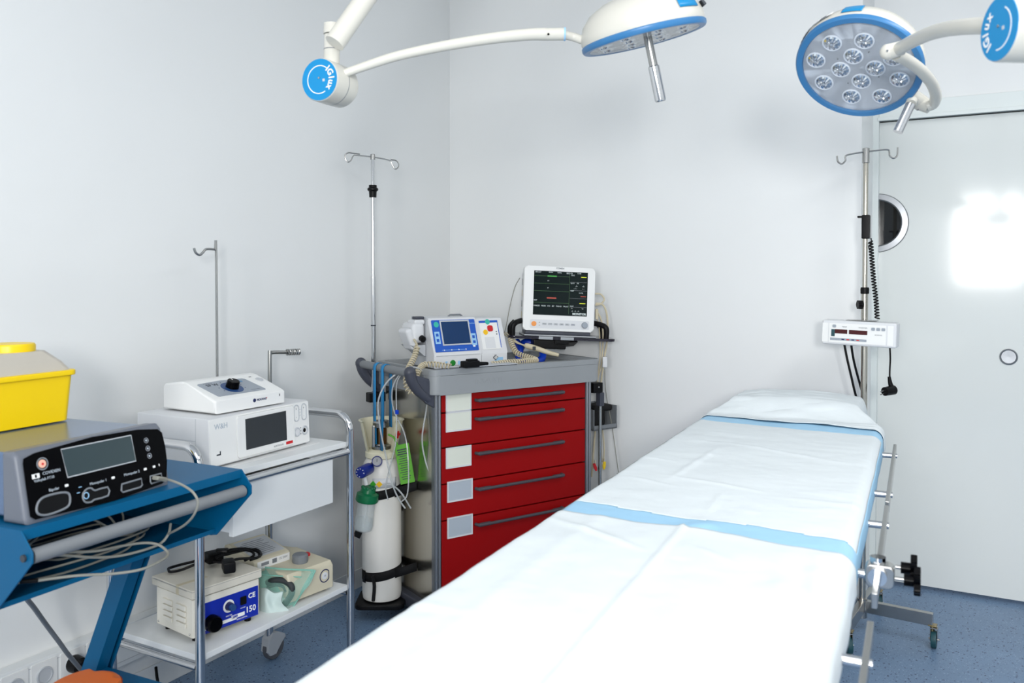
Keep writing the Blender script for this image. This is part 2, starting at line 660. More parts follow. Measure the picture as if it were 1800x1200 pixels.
MB().lathe([(prad * .76, -.02), (prad * .76, .004), (prad * .80, .010), (prad * .97, .008), (prad, .0), (prad * .985, -.02)], 56, MPH, loop=True).build('porthole_ring', 'aluminium', d1)
MB().lathe([(0, -.012), (prad * .77, -.012), (prad * .77, -.018), (0, -.018)], 40, MPH).build('porthole_pane', 'corridor_glass', d1)
hp = PY(1773, 627, DY + .03)
MH = Matrix.Translation((hp.x, DY + .03, hp.z)) @ Matrix.Rotation(R(90), 4, 'X')
MB().lathe([(.0345, -.003), (.0345, .003), (.031, .0055), (.029, .004), (.0275, .0012), (0, .0008)], 32, MH).build('flush_pull', 'aluminium', d1)
struct('baseboard_left', MB().b2((WX, FY, 0), (WX + .006, WY, .085), .002), 'laminate')
struct('baseboard_back', MB().b2((WX, WY - .006, 0), (DX, WY, .085), .002), 'laminate')
w1 = struct('window_1', MB().ring([(-.30, 1.30), (.37, 1.30), (.37, 2.30), (-.30, 2.30)], [(-.26, 1.34), (.33, 1.34), (.33, 2.26), (-.26, 2.26)], FY - .06, FY + .01, MD), 'white_plastic')


# ------------------------------------------------------------------ operating table and its pads (local: x right, y towards the head end)
BR = R(3.5)
tb = thing('operating_table', 'long operating table under white pads, steel rails on its sides', 'table', (0, 0, 0), BR)
S0, S1, ZT = -0.706, -0.110, 0.885
T0, T1 = 0.35, 3.42
sec = [(T0, 1.545), (1.56, 2.98), (2.995, T1)]
for i, (a, b) in enumerate(sec):
    x0, x1 = (S0, S1) if i < 2 else (S0 + .11, S1 - .11)
    MB().b2((x0, a, .815), (x1, b, ZT), .022, 3).build('mattress_section', 'mattress_blue', tb)
    MB().b2((x0 + .02, a + .005, .785), (x1 - .012, b - .005, .815), .003).build('section_frame', 'steel', tb)
MB().b2((-.56, 1.55, .45), (-.26, 2.05, .785), .01).build('column', 'steel', tb)
MB().b2((-.52, 1.58, .12), (-.30, 2.0, .45), .01).build('column_sleeve', 'aluminium', tb)
MB().prism(rrect(.52, 1.15, .08, 4, -.41, 1.8), .02, .12, b=.015).build('base', 'steel', tb)
for sx in (-.62, -.20):
    for sy in (1.3, 2.3):
        MB().cyl((sx, sy, 0), (sx, sy, .03), .03).build('foot', 'dark_rubber', tb)


def side_rail(xr, a, b, posts, sgn, z=.835):
    rl = MB().b2((xr - .005, a, z - .0135), (xr + .005, b, z + .0135), .0012).build('side_rail', 'steel', tb)
    for t in posts:
        m = MB().cyl((xr - sgn * .062, t, z), (xr - sgn * .004, t, z), .0085)
        m.cyl((xr + sgn * .004, t, z), (xr + sgn * .009, t, z), .0075)
        m.build('rail_post', 'chrome', rl)


for xr, sg in ((-.064, 1), (-.752, -1)):
    side_rail(xr, .62, 1.47, (.78, 1.335), sg)
    side_rail(xr, 1.60, 2.235, (1.74, 2.10), sg)
    side_rail(xr, 2.27, 3.06, (2.40, 2.93), sg)

# rail clamp with two star knobs
ct = FR[tb] @ Vector((-.060, 1.72, .845))
cl = thing('rail_clamp', 'chrome socket clamp with two black star knobs on the table rail', 'clamp', M=Matrix.Translation(ct) @ Matrix.Rotation(BR, 4, 'Z') @ Matrix.Scale(.82, 4))
MB().prism(rrect(.062, .052, .014, 4), -.022, .022, Matrix.Rotation(R(90), 4, 'X'), b=.004).build('clamp_body', 'steel', cl)
MB().cyl((-.004, -.034, .002), (-.004, .030, .002), .020, n=24).lathe([(.009, 0), (.017, 0), (.017, .012), (.009, .012)], 20, Matrix.Translation((-.004, .005, .026))).build('clamp_socket', 'chrome', cl)
MB().b2((-.014, -.012, -.040), (-.002, .012, .030), .002).build('clamp_jaw', 'aluminium', cl)
for yy, zz, xx in ((-.015, .000, .050), (.018, .016, .043)):
    kn = MB()
    kn.cyl((.032, yy, zz), (xx, yy, zz), .0045)
    k = kn.build('knob_screw', 'steel', cl)
    st = []
    for q in range(48):
        a = 2 * math.pi * q / 48
        rr = .0275 + .0055 * math.cos(6 * a)
        st.append((rr * math.cos(a), rr * math.sin(a)))
    mk = Matrix.Translation((xx + .02, yy, zz)) @ Matrix.Rotation(R(90), 4, 'Y')
    MB().prism(st, 0, .014, mk, b=.002).cyl((xx, yy, zz), (xx + .022, yy, zz), .013).build('star_knob', 'black_gloss', cl)


def fbm(x, y, s, seed=0.0):
    return noise.fractal(Vector((x * s + seed, y * s - seed, seed * 1.7)), 1.0, 2.0, 4)


def ridge(d, w_):
    return math.exp(-(d / w_) ** 2)


def bed_pad(name, label, t0f, t1f, hang_r, hang_l, extra, zoff, border=None, nx=130, ny=170, narrow=None, seed=0.0, bulge=.005):
    """pad laid over the mattress: t0f/t1f give its near and far edge for each place across"""
    th = thing(name, label, 'pad', FR[tb] @ Vector((-.408, 2, ZT)), BR)
    rr = .026
    xl, xr = S0 - .006, S1 + .006
    flat = (xr - xl) - 2 * rr
    arc = rr * math.pi / 2
    tot = hang_l + arc + flat + arc + hang_r
    V, F, Fb = [], [], []
    off = Vector((-.408, 2, ZT))
    for j in range(ny + 1):
        for i in range(nx + 1):
            s = tot * i / nx
            if s < hang_l:
                x, z, up = xl, -rr - (hang_l - s), 0
                x -= .003 * (hang_l - s) / max(.01, hang_l)
            elif s < hang_l + arc:
                a = (s - hang_l) / rr
                x, z, up = xl + rr - rr * math.cos(a), -rr + rr * math.sin(a), math.sin(a)
            elif s < hang_l + arc + flat:
                x, z, up = xl + rr + (s - hang_l - arc), 0, 1
            elif s < hang_l + 2 * arc + flat:
                a = (s - hang_l - arc - flat) / rr
                x, z, up = xr - rr + rr * math.sin(a), -rr + rr * math.cos(a), math.cos(a)
            else:
                q = s - hang_l - 2 * arc - flat
                x, z, up = xr + .002 * q / max(.01, hang_r), -rr - q, 0
            f = i / nx
            ta, tz = t0f(f), t1f(f)
            t = ta + (tz - ta) * j / ny
            h = extra(x, t, f, (j / ny))
            wr = .0030 * fbm(x, t, 4.0, 1.3) + .0013 * fbm(x, t, 14.0, 4.3)
            z += zoff + .0025 + up * max(h + wr + .0025, .0) + (1 - up) * h * .6
            x += (1 - up) * (1 if f > .5 else -1) * (.002 + bulge * (fbm(.0, t, 4.0, seed + 5) + .35) + zoff * .5)
            if narrow:
                k = narrow(t)
                x = -.408 + (x + .408) * k
            V.append(Vector((x, t, ZT + z)) - off)
    for j in range(ny):
        for i in range(nx):
            q = (j * (nx + 1) + i, j * (nx + 1) + i + 1, (j + 1) * (nx + 1) + i + 1, (j + 1) * (nx + 1) + i)
            if border and border(tot * (i + .5) / nx, tot, t0f((i + .5) / nx) + (t1f((i + .5) / nx) - t0f((i + .5) / nx)) * (j + .5) / ny, (i + .5) / nx):
                Fb.append(q)
            else:
                F.append(q)

    def sub(nm, faces, m):
        used = sorted({k for f in faces for k in f})
        ix = {k: n for n, k in enumerate(used)}
        mb = MB()
        mb.add([V[k] for k in used], [tuple(ix[k] for k in f) for f in faces])
        o = mb.build(nm, m, th, sharp=180)
        md = o.modifiers.new('thickness', 'SOLIDIFY')
        md.thickness = .0015
        md.offset = 1
        return o
    sub('absorbent_sheet', F, 'sheet_white')
    if Fb:
        sub('border_strip', Fb, 'sheet_blue')
    return th


def seg_ridge(x, t, xa, ta, xb, tb_, w_):
    """soft crease along a short line"""
    dx, dt = xb - xa, tb_ - ta
    q = max(0.0, min(1.0, ((x - xa) * dx + (t - ta) * dt) / (dx * dx + dt * dt)))
    d = math.hypot(x - xa - q * dx, t - ta - q * dt)
    return math.exp(-(d / w_) ** 2) * math.sin(math.pi * min(1, max(0, .12 + .76 * q)))


def ex_mid(x, t, f, j):
    h = .0040 * seg_ridge(x, t, -.53, 2.52, -.56, 2.10, .010) + .0034 * seg_ridge(x, t, -.57, 2.13, -.33, 2.06, .012)
    h += .0030 * seg_ridge(x, t, -.52, 2.62, -.20, 2.48, .013) + .0022 * seg_ridge(x, t, -.41, 2.02, -.405, 1.82, .008)
    h += .0024 * seg_ridge(x, t, -.66, 2.08, -.52, 2.02, .010) + .0022 * seg_ridge(x, t, -.70, 2.32, -.60, 2.30, .010)
    h += .0045 * max(0, noise.noise(Vector((x * 9, t * 24, 2)))) * ridge(x + .20, .09) * ridge(t - 2.06, .16)
    h += .0030 * max(0, noise.noise(Vector((x * 7, t * 20, 6)))) * ridge(t - 2.55, .3)
    h += .008 * seg_ridge(x, t, -.42, 1.70, -.36, 1.74, .03)
    return h


bed_pad('underpad', 'white pad with pale blue borders across the middle of the operating table',
        lambda f: 1.57 - .05 * f, lambda f: 3.15 - .08 * f, .036, .03, ex_mid, .000, ny=220,
        border=lambda s, tot, t, f: t < 1.800 - .055 * f + .006 * math.sin(f * 11) or t > 3.018 - .085 * f or s < .052 or s > tot - .046, seed=1.3, bulge=.002)


def ex_near(x, t, f, j):
    h = .0050 * ridge(x + .413 + .02 * (t - 1.2), .007) - .002 * ridge(x + .37, .03)
    h += .005 * seg_ridge(x, t, -.69, 1.64, -.46, 1.52, .011) + .003 * seg_ridge(x, t, -.40, 1.60, -.30, 1.52, .010)
    h += .0022 * ridge(t - 1.12, .012) * max(0, noise.noise(Vector((x * 5, 1, 3))) + .3) + .0025 * ridge(x + .60, .02)
    h += .006 * seg_ridge(x, t, -.22, 1.60, -.16, 1.20, .022) + .005 * seg_ridge(x, t, -.16, 1.62, -.13, 1.25, .014)
    h += .004 * max(0, noise.noise(Vector((x * 6, t * 9, 12)))) * (1 if x > -.40 else .4)
    if t > 1.5:
        h = max(h, 0) + max(0, ex_mid(x, t, f, 0))
    return h


bed_pad('underpad', 'plain bright white pad on the near half of the operating table',
        lambda f: .36, lambda f: 1.712 - .056 * f + .007 * math.sin(f * 11 + 2.2), .045, .03, ex_near, .0032, seed=4.1, bulge=.003)


def ex_far(x, t, f, j):
    k = max(0.0, min(1.0, (t - 3.12) / .14))
    k = k * k * (3 - 2 * k)
    e = max(0.0, min(1.0, (t - 3.47) / .06))
    h = .060 * k * (1 - .8 * e) * (1 - .25 * abs((x + .408) / .3) ** 3)
    h += .008 * max(0, noise.noise(Vector((x * 7, t * 22, 9)))) * (1 - e)
    h += .004 * ridge(t - 3.06 - .01 * x, .01)
    return h


def nar(t):
    k = max(0.0, min(1.0, (t - 3.12) / .14))
    k = k * k * (3 - 2 * k)
    return 1 - .24 * k


bed_pad('underpad', 'white cover over the raised narrower head end of the operating table',
        lambda f: 3.105 - .078 * f + .006 * math.sin(f * 13), lambda f: 3.53, .045, .04, ex_far, .005, narrow=nar, seed=7.7, bulge=.003)
MB().b2((-.57, 3.22, .88), (-.245, 3.45, .925), .02, 3).build('head_cushion', 'mattress_blue', tb)

# ------------------------------------------------------------------ red crash cart (local: x right, y back)
CR = R(63.9)
ca = thing('crash_cart', 'red five drawer resuscitation cart with grey tray top and steel sides', 'cart', (-1.867, 2.795, 0), CR)
W, D = .735, .42
MB().b2((-.03, .012, .10), (-.026, D, .94), 0).build('side_panel', 'brushed_steel', ca, label='mirror polished steel side panel')
MB().b2((W + .026, .012, .10), (W + .03, D, .94), 0).build('side_panel', 'brushed_steel', ca)
MB().b2((-.026, D - .012, .10), (W + .026, D, .94)).b2((-.026, .02, .10), (W + .026, D, .12)).build('carcass', 'mid_grey', ca)
for x0 in (-.032, W + .002):
    m = MB().b2((x0, -.004, .09), (x0 + .030, .022, .937), .004)
    m.cyl((x0 + .008, -.004, .09), (x0 + .008, -.004, .937), .006, n=10).cyl((x0 + .023, -.004, .09), (x0 + .023, -.004, .937), .006, n=10)
    m.build('corner_post', 'aluminium', ca)
MB().prism(rrect(W + .12, D + .06, .05, 4, W / 2, D / 2), .045, .10, b=.012).build('base_bumper', 'slate_grey', ca)
for px_ in (.03, W - .03):
    for py_ in (.05, D - .05):
        cs = MB().lathe([(.03, -.012), (.045, -.012), (.045, .012), (.03, .012)], 20, Matrix.Translation((px_, py_, .045)) @ Matrix.Rotation(R(90), 4, 'X')).b2((px_ - .02, py_ - .016, .03), (px_ + .02, py_ + .016, .05), .003)
        cs.build('caster', 'grey_rubber', ca)
ZB = [.936, .860, .721, .577, .432, .125]
for i in range(5):
    zt, zb = ZB[i] - .0025, ZB[i + 1] + .0025
    dr = MB().b2((.001, -.004, zb), (W - .001, .018, zt), .0025).build('drawer', 'red_lacquer', ca)
    zh = ZB[i] - .036
    h = MB()
    h.tube([(.158, -.006, zh), (.162, -.026, zh), (.175, -.030, zh), (.582, -.030, zh), (.595, -.026, zh), (.599, -.006, zh)], .0068, n=10)
    h.box((.190, -.026, zh), (.06, .014, .016), .005).box((.568, -.026, zh), (.06, .014, .016), .005)
    h.build('handle', 'handle_grey', dr)
    lz = [.938, .864, .719, .584, .440][i]
    zz0 = lz - .078
    lx = .022 if i in (0, 1, 2) else .028
    m = MB().b2((lx, -.0065, zz0), (lx + .112, -.0045, lz), .0006)
    m.build('label_card', 'cream_label' if i < 3 else 'grey_label', dr)
    MB().ring([(lx - .003, zz0 - .003), (lx + .115, zz0 - .003), (lx + .115, lz + .002), (lx - .003, lz + .002)], [(lx + .002, zz0 + .003), (lx + .110, zz0 + .003), (lx + .110, lz - .003), (lx + .002, lz - .003)], -.0085, -.004, MD).build('label_frame', 'grey_white', dr)
# tray top
to = rrect(.857, .50, .035, 5, .3715, .215)
ti = rrect(.810, .445, .025, 5, .3715, .220)
tm = rrect(.825, .47, .03, 5, .3715, .218)
MB().prism(to, .935, 1.012, b=.007).build('tray', 'tray_grey', ca)
rim_ = MB().ring(to, ti, 1.010, 1.034).build('tray_rim', 'tray_grey', ca)
MB().b2((.095, -.034, 1.026), (.345, .02, 1.0365), .002).build('tray_notch', 'black_plastic', ca)
MB().b2((.10, -.038, 1.0365), (.345, .06, 1.040), .0015).build('notch_plate', 'pale_grey', ca)
fc = Face(ca, (.3715, -.0352, .985), (1, 0, 0), (0, 0, 1))
fc.text('INSAUSTI', .032, -.235, -.008, 'tray_grey', c=.0002, name='embossed_lettering')
# push handle on the left side
MB().cyl((-.135, .005, 1.026), (-.135, .445, 1.026), .0165, n=20).build('push_handle', 'tube_grey', ca)
for yy in (.0, .44):
    b = MB()
    b.tube([(-.137, yy, 1.030), (-.128, yy, .995), (-.100, yy, .955), (-.055, yy, .918)], lambda t: .0235 - .006 * t, n=12, res=5)
    b.sph((-.137, yy, 1.029), .0245, 14, sc=(1, .9, 1))
    b.prism([(-.150, 1.03), (-.058, 1.0), (-.035, .935), (-.035, .885), (-.070, .905), (-.120, .955)], yy - .010, yy + .010, MD, b=.004)
    b.build('handle_bracket', 'slate_grey', ca)
MB().b2((-.06, .03, .975), (-.05, .41, 1.012), .003).build('handle_rail', 'mid_grey', ca)

# blue straps and clear tubing hung on the push handle
def strap(nm, lab, y, drop, lean, grp):
    m = MB()
    prof = []
    for q in range(9):
        a = math.pi * q / 8
        prof.append((-.135 + .0195 * math.cos(a), 1.026 + .0195 * math.sin(a)))
    path = [(-.1155, 1.026 - drop * .72)] + prof + [(-.1545, 1.026 - drop * .5), (-.1545 + lean, 1.026 - drop)]
    w2 = .0125
    V, F = [], []
    for k, (x, z) in enumerate(path):
        V += [(x, y - w2, z), (x, y + w2, z)]
    for k in range(len(path) - 1):
        F.append((2 * k, 2 * k + 1, 2 * k + 3, 2 * k + 2))
    m.add(V, F, FR[ca])
    o = m.build(nm, 'strap_blue')
    o.modifiers.new('t', 'SOLIDIFY').thickness = .0015
    return tag(o, lab, 'strap', grp)


strap('tourniquet_strap', 'blue tourniquet strap over the cart handle, hanging the lowest', .275, .40, .006, 'tourniquet straps on the cart handle')
strap('tourniquet_strap', 'blue tourniquet strap over the cart handle, the shorter one', .205, .33, -.004, 'tourniquet straps on the cart handle')

# left infusion pole clamped on the cart's back corner
pl = FR[ca] @ Vector((-.088, .42, 0))
ip = thing('infusion_pole', 'tall thin telescopic drip pole at the left back of the red cart', 'pole', pl, 0)
MB().cyl((0, 0, .20), (0, 0, 1.40), .0098).build('lower_tube', 'chrome', ip)
MB().cyl((0, 0, 1.40), (0, 0, 1.905), .0078).build('upper_tube', 'chrome', ip)
MB().lathe([(.0099, 1.186), (.0108, 1.186), (.0108, 1.192), (.0099, 1.192)], 16).build('joint_ring', 'dark_print', ip)
MB().lathe([(.008, 1.735), (.015, 1.735), (.0165, 1.760), (.023, 1.765), (.023, 1.772), (.017, 1.777), (.0165, 1.787), (.008, 1.787)], 20).build('clamp_collar', 'black_plastic', ip)
MB().lathe([(.008, 1.895), (.0105, 1.895), (.0105, 1.915), (.009, 1.918), (0, 1.918)], 18).build('top_cap', 'steel', ip)
dA = P(700, 285, pl.dot(FH)) - P(617, 270, pl.dot(FH))
ud = (RV * .93 + FH * .36).normalized()
hk = MB()
def hp_(a, z): return ud * a + Vector((0, 0, z))
hk.tube([hp_(-.055, 1.916), hp_(-.085, 1.918), hp_(-.103, 1.919), hp_(-.116, 1.910), hp_(-.117, 1.895), hp_(-.106, 1.880), hp_(-.093, 1.887), hp_(-.083, 1.906), hp_(-.07, 1.910), hp_(0, 1.906), hp_(.070, 1.896), hp_(.083, 1.880), hp_(.096, 1.860), hp_(.109, 1.866), hp_(.112, 1.882), hp_(.101, 1.896), hp_(.078, 1.899)], .0028, n=7, res=5)
hk.build('drip_hook', 'steel', ip)
for z in (.884, .40):
    cb = MB().box((.012, 0, z), (.075, .04, .040), .003, rot=Matrix.Rotation(CR, 4, 'Z'))
    b = cb.build('pole_bracket', 'black_plastic', ip)
    MB().sph((.0, -.022, z), .004, 8).build('bracket_screw', 'steel', b)

# ------------------------------------------------------------------ oxygen cylinder
oc = FR[ca] @ Vector((-.125, .27, 0))
ox = thing('oxygen_cylinder', 'white oxygen cylinder with cream valve guard strapped to the red cart', 'cylinder', oc, YAW)
RB = .080
MB().lathe([(RB * .8, .075), (RB * .97, .082), (RB, .10), (RB, .575), (RB * .985, .605), (RB * .90, .636), (RB * .72, .658), (RB * .60, .665), (0, .668)], 40).build('body', 'oxygen_white', ox)
MB().lathe([(.058, .655), (.066, .660), (.066, .680), (.052, .690), (.03, .692)], 32).build('neck_ring', 'guard_cream', ox)
# guard: a cup with a wide open front
gd = MB()
for k0, k1, zt in ((-42, 222, .81),):
    n = 44
    V, F = [], []
    for q in range(n + 1):
        a = R(k0 + (k1 - k0) * q / n)
        e = min(q, n - q) / n
        r1 = .088
        for rr, z in ((.060, .672), (.064, .69), (r1, zt - .004), (r1 + .006, zt), (r1 - .004, zt + .001), (.058, .69)):
            V.append((rr * math.cos(a), rr * math.sin(a), z))
    for q in range(n):
        for k in range(5):
            F.append((q * 6 + k, (q + 1) * 6 + k, (q + 1) * 6 + k + 1, q * 6 + k + 1))
    gd.add(V, F)
gd.build('valve_guard', 'guard_cream', ox, sharp=60)
MB().lathe([(.040, .690), (.040, .704), (.030, .708), (.028, .712), (0, .712)], 24).build('valve_collar', 'steel', ox)
MB().lathe([(.022, .712), (.022, .776), (.026, .78), (.026, .786), (0, .786)], 20).build('valve_body', 'brass', ox)
MB().lathe([(.030, .778), (.036, .782), (.036, .800), (.030, .806), (0, .807)], 16).b2((-.035, -.03, .70), (-.022, -.018, .79), .003).build('valve_handle', 'steel', ox)
# shoulder label stickers
def wrap(nm, m, a0, a1, z0, z1, r=RB + .0006, n=8):
    V, F = [], []
    for q in range(n + 1):
        a = R(a0 + (a1 - a0) * q / n)
        V += [(r * math.cos(a), r * math.sin(a), z0), (r * math.cos(a), r * math.sin(a), z1)]
    for q in range(n):
        F.append((2 * q, 2 * q + 2, 2 * q + 3, 2 * q + 1))
    o = MB().add(V, F).build(nm, m, ox)
    o.modifiers.new('t', 'SOLIDIFY').thickness = -.0006
    return o


wrap('paper_label', 'grey_white', -108, -35, .545, .585)
for a_, m in ((-106, 'sign_green'), (-88, 'sign_yellow')):
    mm = Matrix.Rotation(R(a_ + 90), 4, 'Z') @ fmat((0, -RB - .0012, .562), (1, 0, 1), (-1, 0, 1))
    MB().box((0, 0, 0), (.019, .019, .0012), M=mm).build('hazard_diamond', m, ox)
cm = Matrix.Rotation(R(-28 + 90), 4, 'Z') @ fmat((0, -.0835, .755), (1, 0, 0), (0, -.14, 1))
MB().box((0, 0, 0), (.030, .010, .002), M=cm).box((0, 0, 0), (.010, .030, .002), M=cm).build('red_cross', 'red_print', ox)
wrap('strap_buckle', 'black_plastic', -150, -132, .155, .205, RB + .004, 4)
for z, a in ((.520, 7), (.190, 6)):
    bm_ = MB()
    V, F = [], []
    n = 40
    for q in range(n + 1):
        t = R(360 * q / n)
        zz = z + .012 * math.cos(t - R(20)) * 1.0
        for dz in (-.022, .022):
            V.append(((RB + .0015) * math.cos(t), (RB + .0015) * math.sin(t), zz + dz * .85))
    for q in range(n):
        F.append((2 * q, 2 * q + 2, 2 * q + 3, 2 * q + 1))
    bm_.add(V, F)
    # tails that run to the side panel of the cart
    pA = L(ox, FR[ca] @ Vector((-.032, .30, z + .02)))
    pB = L(ox, FR[ca] @ Vector((-.032, .14, z + .03)))
    for pq, ang in ((pA, 60), (pB, -40)):
        s_ = Vector((RB * math.cos(R(ang)), RB * math.sin(R(ang)), z))
        bm_.add([s_ + Vector((0, 0, -.018)), s_ + Vector((0, 0, .018)), pq + Vector((0, 0, .018)), pq + Vector((0, 0, -.018))], [(0, 1, 2, 3)])
    o = bm_.build('retaining_strap', 'black_web', ox)
    o.modifiers.new('t', 'SOLIDIFY').thickness = .002
MB().tube([L(ox, P(655, 1012, oc.dot(FH) - .085)), L(ox, P(658, 1030, oc.dot(FH) - .088)), L(ox, P(656, 1056, oc.dot(FH) - .085))], .007, n=6, res=3).build('strap_tail', 'black_web', ox)
bk = MB().prism(rrect(.20, .19, .03, 4), .055, .075, b=.004)
bk.build('cylinder_cradle', 'black_plastic', ox)
# green tag hung on the guard
tagm = fmat(L(ox, P(707, 815, oc.dot(FH) - .06)), (1, .25, 0), (-.16, 0, 1))
tagm = tagm @ Matrix.Translation((.010, 0, 0)) @ Matrix.Rotation(R(9), 4, 'Z') @ Matrix.Scale(1.28, 4)
tg = MB().box((0, 0, 0), (.046, .125, .0012), M=tagm).tube([tagm @ Vector((-.012, .06, 0)), tagm @ Vector((-.02, .09, 0)), tagm @ Vector((-.035, .10, -.01))], .004, n=6).build('handover_tag', 'tag_green', ox)
for k in range(14):
    wl = (.030, .026, .033, .022)[k % 4]
    MB().box((-.002, .046 - k * .0072, .0009), (wl, .0022 if k > 2 else .004, .0004), M=tagm).build('print_line', 'dark_print', tg)
# regulator: gauge, flow knob, humidifier
dO = oc.dot(FH) - .10
rg = thing('oxygen_regulator', 'blue oxygen regulator with green capped humidifier bottle on the cylinder', 'regulator', P(655, 870, dO), YAW)
def rp(u, v, dd=0.0): return L(rg, P(u, v, dO + dd))
g0, g1 = rp(663, 811), rp(661, 808, -.045)
MB().cyl(rp(672, 803, .08), rp(640, 828, -.03), .011).build('regulator_stem', 'steel', rg)
gz = (g1 - g0).normalized()
mg = Matrix.Translation(g0) @ gz.to_track_quat('Z', 'Y').to_matrix().to_4x4() @ Matrix.Scale(.84, 4)
gg = MB().lathe([(0, -.02), (.023, -.02), (.024, .0), (.025, .014), (.0225, .017), (.021, .0095), (0, .0095)], 26, mg).build('pressure_gauge', 'regulator_blue', rg)
MB().lathe([(.0215, .010), (0, .010)], 24, mg).build('gauge_dial', 'grey_white', gg)
MB().box((0, .004, .0112), (.0016, .016, .0006), M=mg).build('gauge_needle', 'black_plastic', gg)
k0, k1 = rp(647, 824), rp(637, 829, -.045)
kz = (k1 - k0).normalized()
mk = Matrix.Translation(k0) @ kz.to_track_quat('Z', 'Y').to_matrix().to_4x4()
kl = (k1 - k0).length
fk = MB().lathe([(0, -.01), (.0225, -.01), (.0235, .0), (.0235, kl + .012), (.021, kl + .018), (0, kl + .018)], 24, mk).build('flow_knob', 'regulator_blue', rg)
for q in range(7):
    MB().box((.016 * math.cos(q * .75), .016 * math.sin(q * .75), kl + .0183), (.005, .003, .0006), M=mk).build('print_mark', 'white_print', fk)
MB().cyl(rp(641, 838), rp(644, 852), .008).build('outlet', 'white_print', rg)
ax = (rp(638, 930) - rp(648, 858)).normalized()
mh = Matrix.Translation(rp(648, 857)) @ (-ax).to_track_quat('Z', 'Y').to_matrix().to_4x4()
cap_ = MB().lathe([(0, .004), (.022, .004), (.028, -.002), (.031, -.018), (.044, -.024), (.046, -.050), (.042, -.056), (0, -.056)], 32, mh)
for q in range(8):
    a = 2 * math.pi * q / 8
    cap_.sph((.023 * math.cos(a), .023 * math.sin(a), .0), .0075, 8, M=mh)
cap_.cyl((0.02, 0, -.01), (.062, 0, -.006), .0055, M=mh)
cap_.build('humidifier_cap', 'cap_green', rg)
MB().lathe([(.036, -.05), (.036, -.10), (.039, -.150), (.035, -.170), (.018, -.178), (0, -.179), (0, -.176), (.017, -.175), (.033, -.168), (.0365, -.15), (.0335, -.10), (.0335, -.05)], 28, mh, loop=True).build('humidifier_cup', 'clear_cup', rg)
MB().lathe([(0, -.125), (.0348, -.125), (.0360, -.150), (.032, -.166), (0, -.172)], 24, mh).build('water_fill', 'water', rg)
MB().cyl((.006, 0, -.05), (.006, 0, -.165), .003, M=mh).build('dip_tube', 'grey_white', rg)
MB().box(rp(629, 938, .03), (.03, .004, .03), .001, rot=Matrix.Rotation(R(25), 4, 'Y')).build('strap_end', 'black_web', rg)

# clear oxygen tubing looped over the handle
ot = MB()
dh = oc.dot(FH) - .12
ot.tube([P(762, 758, dh), P(771, 790, dh), P(769, 828, dh - .01), P(758, 833, dh - .01), P(748, 810, dh), P(742, 770, dh), P(750, 715, dh), P(752, 680, dh), P(745, 655, dh - .02), P(728, 645, dh - .04), P(708, 650, dh - .02), P(680, 672, dh - .02), P(665, 705, dh - .02), P(668, 750, dh - .02), P(678, 800, dh - .02), P(690, 850, dh - .03), P(700, 875, dh - .02), P(712, 893, dh)], .0033, n=7, res=7)
ot.tube([P(672, 852, dO - .04), P(688, 852, dO - .03), P(705, 866, dO - .02), P(722, 893, dO)], .0033, n=7, res=6)
ot.tube([P(722, 645, dh - .05), P(705, 655, dh - .03), P(690, 682, dh - .02), P(692, 720, dh), P(712, 765, dh + .02), P(718, 820, dh), P(716, 868, dh), P(704, 883, dh)], .0027, n=7, res=7)
ot.tube([P(716, 648, dh - .05), P(698, 672, dh - .03), P(697, 725, dh - .02), P(696, 775, dh - .02), P(686, 818, dh - .02), P(678, 855, dh - .02), P(682, 878, dh - .02)], .0024, n=7, res=7)
tag(ot.build('oxygen_tubing', 'clear_tube'), 'clear oxygen tubing looped over the cart handle and round the cylinder', 'tubing')
tag(MB().b2((0, 0, 0), (.014, .010, .018), .003, M=Matrix.Translation(P(694, 728, dh - .025))).build('tubing_clip', 'hose_blue'), 'small blue clip on the clear tubing beside the cylinder', 'clip')


# ------------------------------------------------------------------ defibrillator on the cart tray
dA_, dB_ = PZ(763, 650, 1.0125), PZ(893, 641, 1.0125)
dz_ = (dB_ - dA_)
DW = dz_.length
df = thing('defibrillator', 'pale grey defibrillator with blue framed screen on the cart tray', 'defibrillator', dA_, math.atan2(dz_.y, dz_.x))
M_YZ = Matrix(((0, 0, 1, 0), (1, 0, 0, 0), (0, 1, 0, 0), (0, 0, 0, 1)))   # polygon (y,z) pushed along x
sl = .052
pm = [(0, .004), (0, .050), (.004, .056), (sl, .206), (sl + .010, .213), (.20, .213), (.215, .205), (.215, .004)]
pr = [(.004, .004), (.004, .050), (.008, .056), (sl + .002, .199), (sl + .010, .206), (.20, .206), (.21, .195), (.21, .004)]
XS = DW * .635
MB().prism(pm, 0, XS, M_YZ, b=.006, bevel_all=False).build('main_case', 'grey_white', df)
MB().prism(pr, XS + .001, DW, M_YZ, b=.005).build('therapy_case', 'grey_white', df)
MB().b2((-.004, .06, .01), (.0, .20, .215), .002).b2((.012, -.0008, .0545), (XS - .01, .003, .0565)).build('side_plate', 'pale_grey', df)
up_ = Vector((0, sl - .004, .206 - .056))
ff = Face(df, (0, .0035, .056), (1, 0, 0), up_)
a, b, w_, h_ = ff.rect((757, 566), (842, 620))
a, b, w_, h_ = .5 * XS + .001, .084, XS - .022, .138
bp = ff.plate('screen_surround', 'defib_blue', a, b, w_, h_, .0022, .004)
sa, sb, sw, sh = a + .004, b + .012, w_ * .62, h_ * .70
